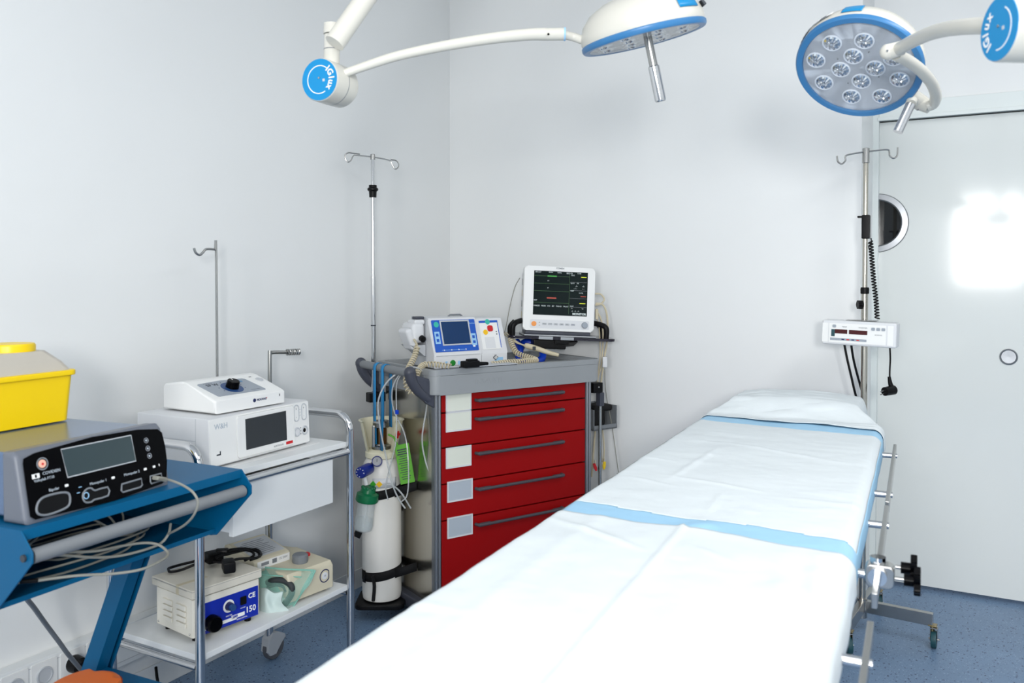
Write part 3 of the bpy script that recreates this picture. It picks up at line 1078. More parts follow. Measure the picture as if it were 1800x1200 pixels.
MB().ring([(sa - sw / 2 - .006, sb - sh / 2 - .006), (sa + sw / 2 + .006, sb - sh / 2 - .006), (sa + sw / 2 + .006, sb + sh / 2 + .006), (sa - sw / 2 - .006, sb + sh / 2 + .006)],
          [(sa - sw / 2, sb - sh / 2), (sa + sw / 2, sb - sh / 2), (sa + sw / 2, sb + sh / 2), (sa - sw / 2, sb + sh / 2)], .002, .0045, ff.M).build('screen_frame', 'pale_grey', bp)
ff.plate('screen', 'screen_blue', sa, sb, sw, sh, .0010, 0, bp, .0022)
for sx, ys in ((-.415, (.12, -.05)), (.415, (.02, -.14))):
    ff.plate('key_panel', 'light_blue', a + sx * w_, b + (ys[0] + ys[1]) / 2 * h_ - .012, .024, .052, .0008, .001, bp, .0022)
    for y_ in ys:
        ff.plate('key', 'defib_blue', a + sx * w_, b + y_ * h_ - .012, .012, .012, .0008, .001, bp, .0030)
ff.disc('mode_button', 'teal_button', a - .40 * w_, b + .36 * h_, .012, .0012, bp, .0022)
ff.text('Sanitas', .010, a + .36 * w_, b + .37 * h_, 'light_blue', bp, .0025)
ff.plate('status_light', 'white_print', a + .40 * w_, b - .36 * h_, .012, .007, .0008, .003, bp, .0022)
ff.plate('guide_line', 'light_blue', a - .02, b - .445 * h_, w_ * .52, .0014, .0004, 0, bp, .0022)
for q in range(4):
    ff.disc('guide_mark', 'white_print', a - .30 * w_ + q * .165 * w_, b - .445 * h_, .0028, .0006, bp, .0022, n=10)
# therapy panel
f2 = Face(df, (0, .0075, .056), (1, 0, 0), Vector((0, sl - .006, .143)))
c0 = (XS + DW) / 2 - .006
tp = f2.plate('therapy_panel', 'white_plastic', c0, .080, .096, .128, .0018, .003)
f2.plate('panel_head', 'defib_blue', c0, .139, .096, .010, .0006, 0, tp, .0018)
f2.plate('panel_edge', 'defib_blue', c0 + .0465, .080, .0035, .118, .0006, 0, tp, .0018)
f2.disc('shock_indicator', 'teal_button', c0 - .004, .138, .012, .001, tp, .0024)
f2.plate('shock_button', 'red_print', c0 + .004, .108, .027, .027, .003, .009, tp, .0018)
f2.disc('charge_button', 'sign_yellow', c0 - .022, .092, .0115, .0025, tp, .0018)
for z in (.093, .082):
    f2.disc('print_mark', 'dark_print', c0 + .034, z, .003, .0004, tp, .0018, n=10)
f2.plate('guide_card', 'grey_white', c0 - .006, .045, .05, .05, .0004, .002, tp, .0018)
# lower front
f3 = Face(df, (0, 0, 0), (1, 0, 0), (0, 0, 1))
f3.disc('power_button', 'green_button', .36 * XS + .005, .024, .0125, .004)
for q in (-1, 1):
    f3.plate('side_key', 'light_blue', .36 * XS + .005 + q * .030, .024, .010, .016, .001, .001)
f3.plate('info_sticker', 'light_blue', DW - .045, .026, .042, .020, .0008, .001, c=-.0038)
cx_ = c0 + .010
for nm, m, k in (('socket_rim', 'dark_print', 1.0), ('socket', 'white_plastic', .72)):
    MB().box((cx_, .036, -.002), (.022 * k, .008 * k, .004 + (1 - k) * .002), M=f3.M).box((cx_, .036, -.002), (.008 * k, .022 * k, .004 + (1 - k) * .002), M=f3.M).build(nm, m, df)
# carrying handle and paddle on the left flank
MB().tube([(.14, .13, .212), (.15, .13, .219), (.20, .13, .219), (.21, .13, .212)], .004, n=8).build('printer_latch', 'mid_grey', df)
pdl = MB().box((-.038, .115, .150), (.060, .11, .085), .018, 3)
pdl.box((-.066, .105, .125), (.034, .085, .095), .014, 3, rot=Matrix.Rotation(R(-22), 4, 'Y'))
pdl.box((-.030, .10, .195), (.05, .07, .022), .009, 3)
pd = pdl.build('paddle', 'grey_white', df)
MB().box((-.024, .095, .212), (.042, .035, .012), .004).build('paddle_switch', 'slate_grey', pd)
MB().cyl((-.030, .055, .130), (-.028, .040, .124), .013).build('cord_exit', 'black_plastic', pd)
MB().prism([(-.075, .10), (-.01, .055), (-.006, .05), (-.006, .10)], .06, .16, MD, b=.003).build('paddle_cradle', 'pale_grey', df)
dd = dA_.dot(FH)
def D_(u, v, o=0.0): return L(df, P(u, v, dd + o))
MB().tube([D_(728, 597, .01), D_(732, 604, -.03), D_(733, 610, -.05)], .005, n=8, res=4).build('cord_tail', 'cord_beige', pd)
MB().coil([D_(734, 608, -.06), D_(728, 628, -.10), D_(718, 648, -.16), D_(714, 668, -.20), D_(717, 684, -.21), D_(726, 690, -.21), D_(731, 676, -.21), D_(733, 658, -.19), D_(743, 642, -.12), D_(760, 640, -.10), D_(778, 642, -.08), D_(792, 644, -.07)], .0100, .0031, 40, n=6, per=10).build('paddle_cord', 'cord_beige', df)
MB().coil([D_(864, 640, .01), D_(890, 637, .05), D_(920, 635, .10), D_(942, 633, .17), D_(930, 628, .21), D_(910, 621, .24), D_(901, 608, .27), D_(897, 596, .30)], .0105, .0031, 38, n=6, per=10).build('paddle_cord', 'cord_beige', df)
# black plug lying on the notch plate
bl = thing('test_plug', 'flat black plug lying in front of the defibrillator', 'plug', PZ(834, 645, 1.0405), math.atan2(dz_.y, dz_.x))
MB().box((-.02, 0, .014), (.075, .032, .026), .005).box((-.012, 0, .029), (.045, .022, .010), .003).build('plug_body', 'black_plastic', bl)
MB().cyl((.015, 0, .012), (.062, 0, .011), .009, .006).build('plug_sleeve', 'black_plastic', bl)
# blue breathing hose coiled behind
bh = MB()
hd = PZ(932, 640, 1.02).dot(FH)
bh.tube([P(908, 600, 3.93), P(914, 612, 3.90), P(912, 628, 3.88), P(922, 636, 3.86), P(940, 636, 3.86), P(953, 629, 3.88), P(952, 612, 3.92), P(938, 603, 3.95), P(922, 602, 3.95), P(915, 612, 3.93)], .017, n=12, res=6)
tag(bh.build('breathing_hose', 'hose_blue'), 'thick blue hose curled up behind the defibrillator', 'hose')
pb = thing('probe_connector', 'beige cable connector lying over the blue hose', 'connector', P(935, 611, 3.78), YAW + R(15))
def q_(u, v, o=0.0): return L(pb, P(u, v, 3.78 + o))
MB().tube([q_(922, 607), q_(928, 608), q_(948, 614), q_(966, 620), q_(982, 624)], lambda t: .008 + .007 * math.sin(min(1, t * 2.2) * math.pi * .55) * (1 - t), n=12, res=5).build('connector_body', 'cord_beige', pb)
MB().box(q_(939, 612, -.014), (.014, .004, .016), .001).build('connector_sticker', 'dark_print', pb)
MB().tube([q_(923, 607), q_(908, 602, .02), q_(895, 594, .05), q_(886, 586, .08)], .0035, n=7, res=5).tube([q_(924, 609), q_(905, 598, .03), q_(889, 584, .07)], .003, n=7, res=5).build('connector_cable', 'cord_beige', pb)

# ------------------------------------------------------------------ wall shelf with the vital signs monitor
MZ = P(983, 590, 3.86)
MR = Matrix.Translation(MZ) @ Matrix.Rotation(YAW + R(7), 4, 'Z') @ Matrix.Rotation(R(2.6), 4, 'Y')
ms = thing('monitor_shelf', 'dark edged wall shelf holding the vital signs monitor', 'shelf', M=MR)
MB().prism(rrect(.49, .26, .03, 5, .01, .09), -.016, -.004, b=.003).build('shelf_plate', 'smoke_glass', ms)
MB().b2((-.165, -.032, -.004), (.165, .15, .004), .003).b2((-.10, -.0415, -.0165), (-.035, -.036, -.003), .001).b2((.0, -.0415, -.0165), (.06, -.036, -.003), .001).build('shelf_liner', 'aluminium', ms)
for sx in (-1, 1):
    x = .205 * sx + .01 if sx > 0 else -.215
    MB().tube([(x, -.01, -.004), (x, -.012, .035), (x - .012 * sx, -.006, .052), (x - .04 * sx, .03, .060), (x - .055 * sx, .07, .060)], .0125, n=10, res=4).tube([(x, .07, -.004), (x, .075, .03), (x - .02 * sx, .075, .055)], .0125, n=10, res=3).build('side_grip', 'black_plastic', ms)
bp0 = L(ms, Vector((MZ.x - .05, WY - .012, 1.07)))
arm = MB().b2((-.115, .005, -.062), (.035, .10, -.018), .006).b2((-.02, -.012, -.038), (.045, .03, -.018), .003)
arm.tube([(-.04, .05, -.04), (bp0.x, bp0.y, -.04)], .022, n=4)
arm.build('wall_bracket', 'black_plastic', ms)
mo = thing('patient_monitor', 'white patient monitor with dark trace screen on the wall shelf', 'monitor', M=MR @ Matrix.Translation((-.006, 0, .003)))
TL = R(5)
f0 = Vector((-.163, -.005, .018))
upm = Vector((0, math.sin(TL), math.cos(TL)))
fm = Face(mo, f0, (1, 0, 0), upm)
MWd, MHt = .326, .292
MB().prism(rrect(MWd, MHt, .014, 5, MWd / 2, MHt / 2), -.045, 0, fm.M, b=.006, seg=3).build('front_case', 'white_plastic', mo)
MB().prism(rrect(MWd - .02, MHt - .022, .02, 4, MWd / 2 - .004, MHt / 2), -.125, -.044, fm.M, b=.012, seg=3).build('rear_case', 'pale_grey', mo)
for q in range(4):
    MB().b2((.005, .06 + q * .05, -.11), (.008, .09 + q * .05, -.065), .001, M=fm.M).build('side_port', 'mid_grey' if q % 2 else 'cord_beige', mo)
MB().b2((-.150, .004, .0), (.150, .11, .018), .005).build('foot', 'slate_grey', mo)
a, b, w_, h_ = .168, .171, .248, .200
scn = fm.plate('screen', 'monitor_glass', a, b, w_, h_, .0008, .001)
def sl_(u, v, wd, hh, m): return fm.plate('trace', m, a - w_ / 2 + u * w_, b + h_ / 2 - v * h_, wd * w_, hh * h_, .0004, 0, scn, .0008)
for v, m in ((.115, 'trace_dim'), (.285, 'trace_dim'), (.455, 'trace_dim'), (.72, 'trace_dim')):
    sl_(.33, v, .66, .006, m)
sl_(.335, .115, .17, .028, 'trace_green')
sl_(.335, .61, .175, .026, 'trace_red')
sl_(.66, .5, .004, .92, 'trace_dim')
for v in (.23, .42, .60, .80):
    sl_(.83, v, .32, .004, 'grey_print')
for u, v, wd, hh, m in ((.925, .11, .10, .014, 'trace_yellow'), (.925, .55, .10, .014, 'trace_red'), (.91, .71, .11, .014, 'trace_yellow')):
    sl_(u, v, wd, hh, m)
for s, u, v, sz in (('ADULT', .02, .03, .0085), ('MON', .27, .03, .008), ('DIAG', .43, .03, .008), ('BED 01', .60, .035, .0095), ('12:40', .80, .03, .008), ('ECG', .69, .075, .008), ('x1', .25, .22, .008), ('x1', .25, .38, .008),
                    ('SpO2', .68, .255, .008), ('PR', .80, .255, .008), ('-?-', .77, .32, .011), ('-?-', .90, .32, .011), ('NIBP', .68, .43, .008), ('mmHg', .84, .47, .007), ('- / -', .74, .375, .010), ('- -', .90, .375, .010),
                    ('RESP', .01, .67, .007), ('TEMP', .68, .78, .007), ('T1', .70, .83, .007), ('T2', .90, .83, .007), ('FREEZE   MAIN   CO   IBP   TREND   PRINT', .01, .795, .0085), ('-?-  -?-  -?-', .71, .89, .009)):
    fm.text(s, sz, a - w_ / 2 + u * w_, b + h_ / 2 - v * h_, 'trace_white', scn, .001)
fm.text('MONITOR', .0135, a - w_ / 2 + .73 * w_, b + h_ / 2 - .955 * h_, 'trace_white', scn, .001, bold=.0004)
fm.plate('key_strip', 'grey_white', .168, .030, .272, .040, .0006, .006)
fm.disc('power_button', 'orange_print', .050, .030, .0115, .002, c=.0006)
for z in (.037, .024):
    fm.plate('indicator', 'mid_grey', .075, z, .006, .0022, .0004, .0008, c=.0006)
for q in range(6):
    k = fm.plate('key', 'pale_grey', .098 + q * .0262, .031, .021, .010, .0014, .003, c=.0006)
    fm.text(('MENU', 'STOP', 'FRZ', 'NIBP', 'REC', 'MAIN')[q], .006, .098 + q * .0262, .031, 'dark_print' if q < 5 else 'navy', k, .0021, align='CENTER')
MB().lathe([(.0145, 0), (.0145, .004), (.0125, .010), (0, .0105)], 24, fm.M @ Matrix.Translation((.283, .031, .0006))).build('rotary_knob', 'panel_grey', mo)
fm.text('COMEN', .0105, .163, .2845, 'grey_print', align='CENTER', bold=.0003)

# cables on the right flank of the monitor and down the cart
cb = MB()
m3 = 3.92
cb.tube([P(1046, 516, m3), P(1056, 517, m3), P(1062, 526, m3), P(1056, 534, m3), P(1046, 536, m3)], .0042, n=7, res=6)
cb.tube([P(1047, 533, m3), P(1060, 536, m3), P(1067, 555, m3), P(1068, 590, m3), P(1063, 625, m3), P(1058, 660, m3), P(1053, 700, m3), P(1046, 760, m3), P(1040, 838, m3)], .0046, n=7, res=6)
cb.tube([P(1047, 545, m3), P(1056, 560, m3), P(1060, 590, m3), P(1057, 640, m3), P(1050, 672, m3), P(1052, 716, m3), P(1059, 755, m3), P(1062, 790, m3), P(1060, 812, m3)], .0038, n=7, res=6)
cb.tube([P(1048, 550, m3), P(1053, 575, m3), P(1055, 620, m3), P(1051, 660, m3), P(1049, 710, m3), P(1055, 760, m3), P(1058, 812, m3)], .003, n=7, res=6)
tag(cb.build('monitor_cables', 'cord_beige'), 'bundle of beige cables hanging from the right flank of the patient monitor', 'cable')
pd2 = MB().box(P(1049, 552, m3 - .01), (.014, .02, .05), .005, rot=Matrix.Rotation(YAW, 4, 'Z'))
tag(pd2.build('cable_connector', 'cord_beige'), 'beige connector hanging at the right side of the monitor', 'connector')
tag(MB().box(P(1063, 636, m3 - .012), (.022, .018, .05), .004, rot=Matrix.Rotation(YAW, 4, 'Z')).build('cable_junction', 'grey_white'), 'small pale junction block on the hanging monitor cables', 'connector')
tag(MB().tube([P(1063, 648, m3), P(1064, 680, m3), P(1068, 708, m3 + .02), P(1076, 750, m3 + .02), P(1084, 808, m3), P(1090, 850, m3)], .002, n=6, res=6).build('sensor_cable', 'cable_grey'), 'single thin grey cable hanging lowest by the back wall', 'cable')
tag(MB().tube([P(914, 488, 3.97), P(905, 505, 3.97), P(896, 540, 3.95), P(890, 572, 3.9), P(886, 586, 3.86)], .002, n=6, res=6).build('monitor_lead', 'cable_grey'), 'thin lead running down the left side of the patient monitor', 'cable')
for (u, v, m, lab) in ((1046, 820, 'cap_red', 'red electrode clip hanging beside the cart'), (1062, 817, 'cap_yellow', 'yellow electrode clip hanging beside the cart'), (1054, 822, 'black_plastic', 'black electrode clip hanging between the red and yellow ones')):
    k = thing('electrode_clip', lab, 'clip', P(u, v, m3 - .01), YAW, 'electrode clips on the monitor cables')
    MB().prism([(-.006, .016), (.006, .016), (.008, -.004), (.004, -.020), (-.004, -.020), (-.008, -.004)], -.005, .005, Matrix.Rotation(R(90), 4, 'X') @ Matrix.Rotation(R({1046: 18}.get(u, -6)), 4, 'Z'), b=.002).build('clip_jaw', m, k)
    MB().cyl((0, 0, .012), (0, 0, .030), .003).build('clip_tail', 'cord_beige', k)
# rod and grey basket on the right side of the cart
sr = thing('accessory_rod', 'short steel rod with black grip clamped to the cart\'s right side', 'rod', FR[ca] @ Vector((W + .055, .05, 0)), CR)
sd = FR[sr].translation.dot(FH)
def s_(u, v, o=0.0): return L(sr, P(u, v, sd + o))
q0 = s_(1055, 705)
MB().cyl((q0.x, q0.y, .30), (q0.x, q0.y, .86), .0075).build('rod', 'steel', sr)
MB().box((q0.x, q0.y, .845), (.026, .030, .062), .004).build('grip', 'slate_grey', sr)
MB().box((q0.x - .03, q0.y, .90), (.055, .045, .045), .003).build('rod_clamp', 'black_plastic', sr)
MB().sph((q0.x - .03, q0.y - .024, .903), .005, 8).build('clamp_screw', 'steel', sr)
bs = thing('side_basket', 'grey side bin full of dark gear on the cart\'s right side', 'bin', FR[ca] @ Vector((W + .078, .03, .70)), CR)
bq0, bq1 = L(bs, P(1040, 750, 3.86)), L(bs, P(1087, 748, 3.98))
bw = .14
MB().b2((0, 0, 0), (bw, .16, .006)).b2((0, 0, 0), (.004, .16, .095)).b2((bw - .004, 0, 0), (bw, .16, .105)).b2((0, .156, 0), (bw, .16, .105)).b2((0, 0, 0), (bw, .004, .022)).b2((-.052, .08, .03), (.0, .10, .06)).build('bin_shell', 'tube_grey', bs)
tag(MB().box((.05, .07, .052), (.082, .11, .085), .02, 3, M=FR[bs]).box((.075, .06, .095), (.11, .09, .03), .012, 3, M=FR[bs]).build('pressure_cuff', 'black_web'), 'dark folded cuff stuffed in the grey side bin', 'cuff')

# ------------------------------------------------------------------ white instrument trolley along the left wall (local: x along the wall, y to the wall)
TR = thing('instrument_trolley', 'white two shelf trolley on chrome tube frame against the left wall', 'trolley', (-1.888, 1.63, 0), R(90))
TW, TD, rt = .64, .378, .0132
for x in (0, TW):
    n0 = []
    for k in range(7):
        a = R(90 * k / 6)
        n0.append((x, .055 - .055 * math.cos(a), .872 + .055 * math.sin(a)))
    n1 = []
    for k in range(7):
        a = R(90 * k / 6)
        n1.append((x, TD - .055 + .055 * math.sin(a), .872 + .055 * math.cos(a)))
    MB().tube([(x, 0, .085)] + n0 + n1 + [(x, TD, .085)], rt, n=16).build('end_frame', 'chrome', TR)
MB().b2((.006, .010, .817), (TW - .006, TD - .008, .835), .002).build('top_shelf', 'laminate', TR)
MB().b2((.006, .006, .327), (TW - .006, TD - .008, .345), .002).build('bottom_shelf', 'laminate', TR)
for y, z in ((0, .803), (TD, .803), (TD, .314)):
    MB().cyl((rt, y, z), (TW - rt, y, z), .0115).build('cross_rail', 'chrome', TR)
for x in (0, TW):
    for z in (.803, .314):
        MB().cyl((x, rt, z), (x, TD - rt, z), .0095).build('side_rail', 'chrome', TR)
dr = MB().b2((.117, -.004, .648), (.548, .014, .795), .002).build('drawer', 'laminate', TR)
MB().b2((.125, .014, .655), (.540, .33, .79), .002).build('drawer_box', 'laminate', dr)
for x in (0, TW):
    for y in (0, TD):
        sgn = 1 if x == 0 else -1
        c_ = thing_c = MB()
        c_.cyl((x, y, .075), (x, y, .125), .011)
        c_.prism([(-.026, .040), (-.022, .085), (.0, .104), (.030, .098), (.062, .080), (.066, .066), (.040, .060), (.018, .020), (-.012, .022)], -.019, .019, Matrix.Translation((x, y, 0)) @ MD, b=.005)
        h = c_.build('caster', 'pale_grey', TR)
        MB().lathe([(.03, -.011), (.043, -.011), (.045, -.008), (.045, .008), (.043, .011), (.03, .011)], 24, Matrix.Translation((x + .018, y, .045)) @ Matrix.Rotation(R(90), 4, 'X')).build('caster_wheel', 'grey_rubber', h)
# two accessory rods behind
ra = thing('hook_rod', 'tall thin steel rod with hooked top behind the trolley', 'rod', (-2.282, 2.03, 0), 0)
rA = PX(380, 438, -2.282)
zt = rA.z
def h_(u, v): return L(ra, PX(u, v, -2.282))
t0_ = h_(380, 444)
MB().tube([(t0_.x, t0_.y, .78), (t0_.x, t0_.y, t0_.z - .01), (t0_.x, t0_.y - .005, t0_.z + .008), h_(374, 438), h_(362, 438), h_(357, 443), h_(351, 448), h_(344, 444), h_(341, 436)], .0042, n=8, res=4).build('rod', 'steel', ra)
MB().box((t0_.x + .006, t0_.y, .803), (.030, .026, .036), .003).build('rod_clamp', 'black_plastic', ra)
rb_ = thing('coil_holder', 'short bent steel arm ending in a spring coil behind the trolley', 'holder', (-2.282, 2.26, 0), 0)
def g_(u, v): return L(rb_, PX(u, v, -2.282))
c0_ = g_(474, 626)
MB().tube([(c0_.x, c0_.y, .78), (c0_.x, c0_.y, c0_.z - .008), (c0_.x, c0_.y + .006, c0_.z + .010), g_(482, 619), g_(507, 619)], .0072, n=10, res=3).build('arm', 'steel', rb_)
MB().coil([g_(503, 619), g_(514, 618.5), g_(527, 618)], .0095, .0032, 6, n=6, per=14).build('spring', 'steel', rb_)
MB().box((c0_.x + .006, c0_.y, .803), (.034, .034, .05), .003).build('arm_clamp', 'black_plastic', rb_)

# surgical console with touch screen
sc0, sc1 = PZ(369, 826, .8365), PZ(544, 779, .8365)
sd_ = sc1 - sc0
sw_ = sd_.length
cons = thing('surgical_console', 'white console with dark touch screen on the trolley top shelf', 'console', sc0, math.atan2(sd_.y, sd_.x))
MB().prism([(.0, .010), (.004, .004), (.30, .004), (.30, .147), (.012, .147), (.006, .142)], 0, sw_, M_YZ, b=.004).build('case', 'grey_white', cons)
MB().b2((.0, .015, -.0005), (.03, .29, .004), .001).b2((sw_ - .03, .015, -.0005), (sw_, .29, .004), .001).build('foot_rail', 'mid_grey', cons)
MB().b2((-.0006, .055, .006), (.0, .0565, .145)).b2((-.0006, .055, .078), (.0, .29, .0795)).build('panel_seam', 'pale_grey', cons)
fs = Face(cons, (0, .0015, .006), (1, 0, 0), (0, .006, .142))
fs.plate('front_panel', 'white_plastic', sw_ / 2, .070, sw_ - .004, .136, .004, .004)
def prect(m): return m
a, b, w_, h_ = fs.rect((406, 735), (485, 792))
MB().prism(rrect(.255, .128, .01, 3, .235, .070), .004, .0085, fs.M, b=.004).build('screen_bezel', 'white_plastic', cons)
a0, b0 = fs.ab(407, 738); a1, b1 = fs.ab(481, 779)
fs.plate('touch_screen', 'screen_dark', .232, .074, .182, .094, .001, .001, c=.0085)
fs.text('ELEKTROSUR', .0075, .262, .0155, 'grey_print', c=.0088)
fs.plate('red_badge', 'red_print', .335, .0165, .032, .009, .0005, 0, c=.0085)
fs.text('W&H', .022, .020, .114, 'grey_label', c=.0042, bold=.0003)
MB().b2((.025, .030, .004), (.042, .034, .0045), M=fs.M).b2((.038, .03, .004), (.042, .042, .0045), M=fs.M).build('usb_mark', 'dark_print', cons)
for x, z, hh in ((.378, .105, .056), (.415, .105, .056)):
    s = MB().ring(rrect(.026, hh, .0129, 6, x, z), rrect(.020, hh - .006, .0099, 6, x, z), .004, .006, fs.M).build('key_outline', 'pale_grey', cons)
    for dz2 in (-.013, .013):
        fs.text('+' if dz2 > 0 else '-', .012, x, z + dz2, 'grey_print', s, .0045, align='CENTER')
for x, m, rr in ((.378, 'grey_white', .008), (.416, 'black_plastic', .007)):
    MB().lathe([(.0105, 0), (.0155, 0), (.0155, .002), (.0135, .004), (.0105, .003)], 24, loop=True, M= fs.M @ Matrix.Translation((x, .043, .004))).build('port_ring', 'pale_grey', cons)
    MB().lathe([(rr, -.004 + .004), (0, .0005)] if m == 'black_plastic' else [(.0105, .0), (.0105, .002), (0, .0025)], 20, fs.M @ Matrix.Translation((x, .043, .0042))).build('port', m, cons)
for z in (.054, .044, .034):
    fs.disc('indicator', 'mid_grey', .397, z, .0022, .0004, c=.004, n=10)
for z in (.115, .105, .095):
    fs.plate('legend', 'pale_grey', .397, z, .007, .0012, .0003, 0, c=.004)

# wedge shaped control unit on top of the console
wu0, wu1 = PZ(378, 730, .985), PZ(502, 708, .985)
wd_ = wu1 - wu0
ww = wd_.length
wu = thing('control_unit', 'white wedge shaped control unit with black dial on top of the console', 'control unit', wu0, math.atan2(wd_.y, wd_.x))
prof = [(.0, .003), (.0, .040), (.010, .046), (.130, .088), (.150, .092), (.225, .082), (.235, .074), (.235, .003)]
bmw = MB().prism(prof, 0, ww, M_YZ, b=.008, seg=3)
bmw.build('case', 'white_plastic', wu)
fw = Face(wu, (0, .010, .0462), (1, 0, 0), (0, .120, .042))
pl_ = fw.M
poly = [(.028, .014), (.215, .010), (.235, .055), (.225, .112), (.13, .120), (.030, .114), (.020, .06)]
poly = [(.036, .012), (.222, .012), (.226, .016), (.214, .100), (.206, .107), (.12, .113), (.030, .107), (.024, .100), (.032, .016)]
pn = MB().prism(poly, .0, .0012, pl_).build('dial_panel', 'panel_grey', wu)
fw.disc('dial_ring', 'knob_blue', .122, .056, .036, .001, pn, .0012, n=32)
MB().lathe([(.021, 0), (.020, .020), (.018, .023), (0, .023)], 12, pl_ @ Matrix.Translation((.122, .056, .002))).build('dial', 'black_gloss', pn)
MB().box((.122, .066, .0255), (.002, .010, .0008), M=pl_).build('dial_mark', 'white_print', pn)
fw.text('SP W', .020, .048, .088, 'dark_print', pn, .0014, bold=.0003)
fw.text('WATERPUMP', .006, .046, .102, 'grey_print', pn, .0014)
fw.text('LIPO', .010, .150, .096, 'dark_print', pn, .0014)
fw.text('Infil', .013, .172, .088, 'lamp_blue', pn, .0014)
fw.plate('legend', 'dark_print', .190, .024, .040, .001, .0003, 0, pn, .0012)
for k in range(8):
    an = R(200 - k * 31)
    fw.disc('dial_tick', 'navy', .122 + .045 * math.cos(an), .056 + .042 * math.sin(an), .0022, .0003, pn, .0012, n=8)
fw.disc('press_button', 'pale_grey', .262, .085, .013, .002)
fw.plate('indicator', 'dark_print', .245, .112, .010, .003, .0006, .001)
fv = Face(wu, (0, -.0002, 0), (1, 0, 0), (0, 0, 1))
fv.disc('maker_emblem', 'navy', .155, .0255, .006, .0006)
fv.text('NOUVAG', .0095, .164, .0255, 'navy', bold=.0003)
fv.plate('legend', 'red_print', .206, .0275, .003, .003, .0003)
fv.plate('socket_mark', 'dark_print', .262, .030, .003, .008, .0004)
# sheets of paper under the console
pp = MB().b2((-.002, -.025, -.0012), (.26, .10, -.0006), M=FR[cons])
tag(pp.build('paper_sheet', 'white_print'), 'larger white paper sheet tucked under the console, left', 'paper', 'papers on the trolley top')
pp = MB().b2((.28, -.035, -.0014), (.47, .08, -.0008), M=FR[cons] @ Matrix.Rotation(R(2), 4, 'Z'))
tag(pp.build('paper_sheet', 'white_print'), 'white paper sheet poking out right of the console', 'paper', 'papers on the trolley top')


# ------------------------------------------------------------------ on the trolley's bottom shelf
bx0, bx1 = PZ(339, 1123, .362), PZ(456, 1079, .362)
bd_ = bx1 - bx0
bwid = bd_.length
sb = thing('heating_box', 'cream box with blue control face and vented side on the trolley bottom shelf', 'device', Vector((bx0.x, bx0.y, .345)), math.atan2(bd_.y, bd_.x))
MB().b2((0, 0, .016), (bwid, .19, .128), .004).build('case', 'warm_white', sb)
for x in (.025, bwid - .025):
    for y in (.025, .165):
        MB().cyl((x, y, 0), (x, y, .017), .010).build('foot', 'black_plastic', sb)
fb = Face(sb, (0, 0, .016), (1, 0, 0), (0, 0, 1))
bf = fb.plate('control_face', 'royal_blue', bwid / 2 + .002, .047, bwid - .014, .090, .001, .001)
fb.plate('white_band', 'white_print', bwid * .34, .0175, bwid * .60, .010, .0004, 0, bf, .001)
MB().ring([(.118 + .019 * math.cos(R(k * 15)), .060 + .019 * math.sin(R(k * 15))) for k in range(24)], [(.118 + .013 * math.cos(R(k * 15)), .060 + .013 * math.sin(R(k * 15))) for k in range(24)], .001, .0016, fb.M).build('dial_scale', 'white_print', bf)
MB().lathe([(.0125, .001), (.011, .016), (0, .016)], 20, fb.M @ Matrix.Translation((.118, .060, 0))).build('dial', 'navy', bf)
MB().lathe([(.010, .016), (.009, .026), (0, .026)], 20, fb.M @ Matrix.Translation((.118, .060, 0))).build('dial_cap', 'knob_blue', bf)
MB().lathe([(.024, .001), (.024, .02), (.021, .028), (0, .028)], 24, fb.M @ Matrix.Translation((.058, .030, 0))).build('round_socket', 'black_gloss', bf)
MB().ring(rrect(.020, .024, .002, 2, .168, .062), rrect(.014, .018, .001, 2, .168, .062), .001, .004, fb.M).box((.168, .062, .0025), (.014, .018, .003), M=fb.M @ Matrix.Rotation(0, 4, 'X')).build('power_switch', 'black_plastic', bf)
fb.text('CE', .021, .186, .068, 'white_print', bf, .0012, bold=.0006)
fb.text('150', .025, .176, .028, 'white_print', bf, .0012, bold=.0005)
fb.plate('logo_block', 'white_print', .150, .022, .046, .011, .0004, 0, bf, .001)
fb.text('SMR', .010, .131, .0222, 'royal_blue', bf, .0015, bold=.0003)
fb.text('HEATER', .006, .108, .031, 'white_print', bf, .0012)
fb.text('ON-OFF', .005, .158, .040, 'white_print', bf, .0012)
fb.text('SERIES DENTAL', .0055, .145, .010, 'white_print', bf, .0012)
# vents on the left flank
for cxv in (.055, .125):
    for k in range(4):
        MB().b2((-.006, cxv - .024, .040 + k * .017), (.0, cxv + .024, .053 + k * .017), .0014).build('vent_louvre', 'warm_white', sb)
for yv in (.015, .178):
    MB().sph((0, yv, .026), .003, 8).build('case_screw', 'steel', sb)
lidb = thing('flat_carton', 'flat cream carton lid lying on the blue faced box', 'carton', Vector((bx0.x, bx0.y, .473)), math.atan2(bd_.y, bd_.x))
MB().b2((-.006, -.008, .004), (bwid + .004, .205, .030), .003).build('carton', 'carton', lidb)
MB().b2((-.0066, .02, .0235), (bwid, .2, .0243)).b2((-.0066, -.0086, .0255), (bwid + .002, .19, .0262)).build('crease_line', 'mid_grey', lidb)
MB().b2((-.0064, .06, .004), (-.004, .075, .031)).b2((-.006, .06, .0295), (.09, .075, .0304)).build('tape', 'cord_beige', lidb)
for k in range(4):
    MB().cyl((.02 + (k % 2) * (bwid - .04), .02 + (k // 2) * .15, 0), (.02 + (k % 2) * (bwid - .04), .02 + (k // 2) * .15, .005), .006).build('pad', 'grey_white', lidb)
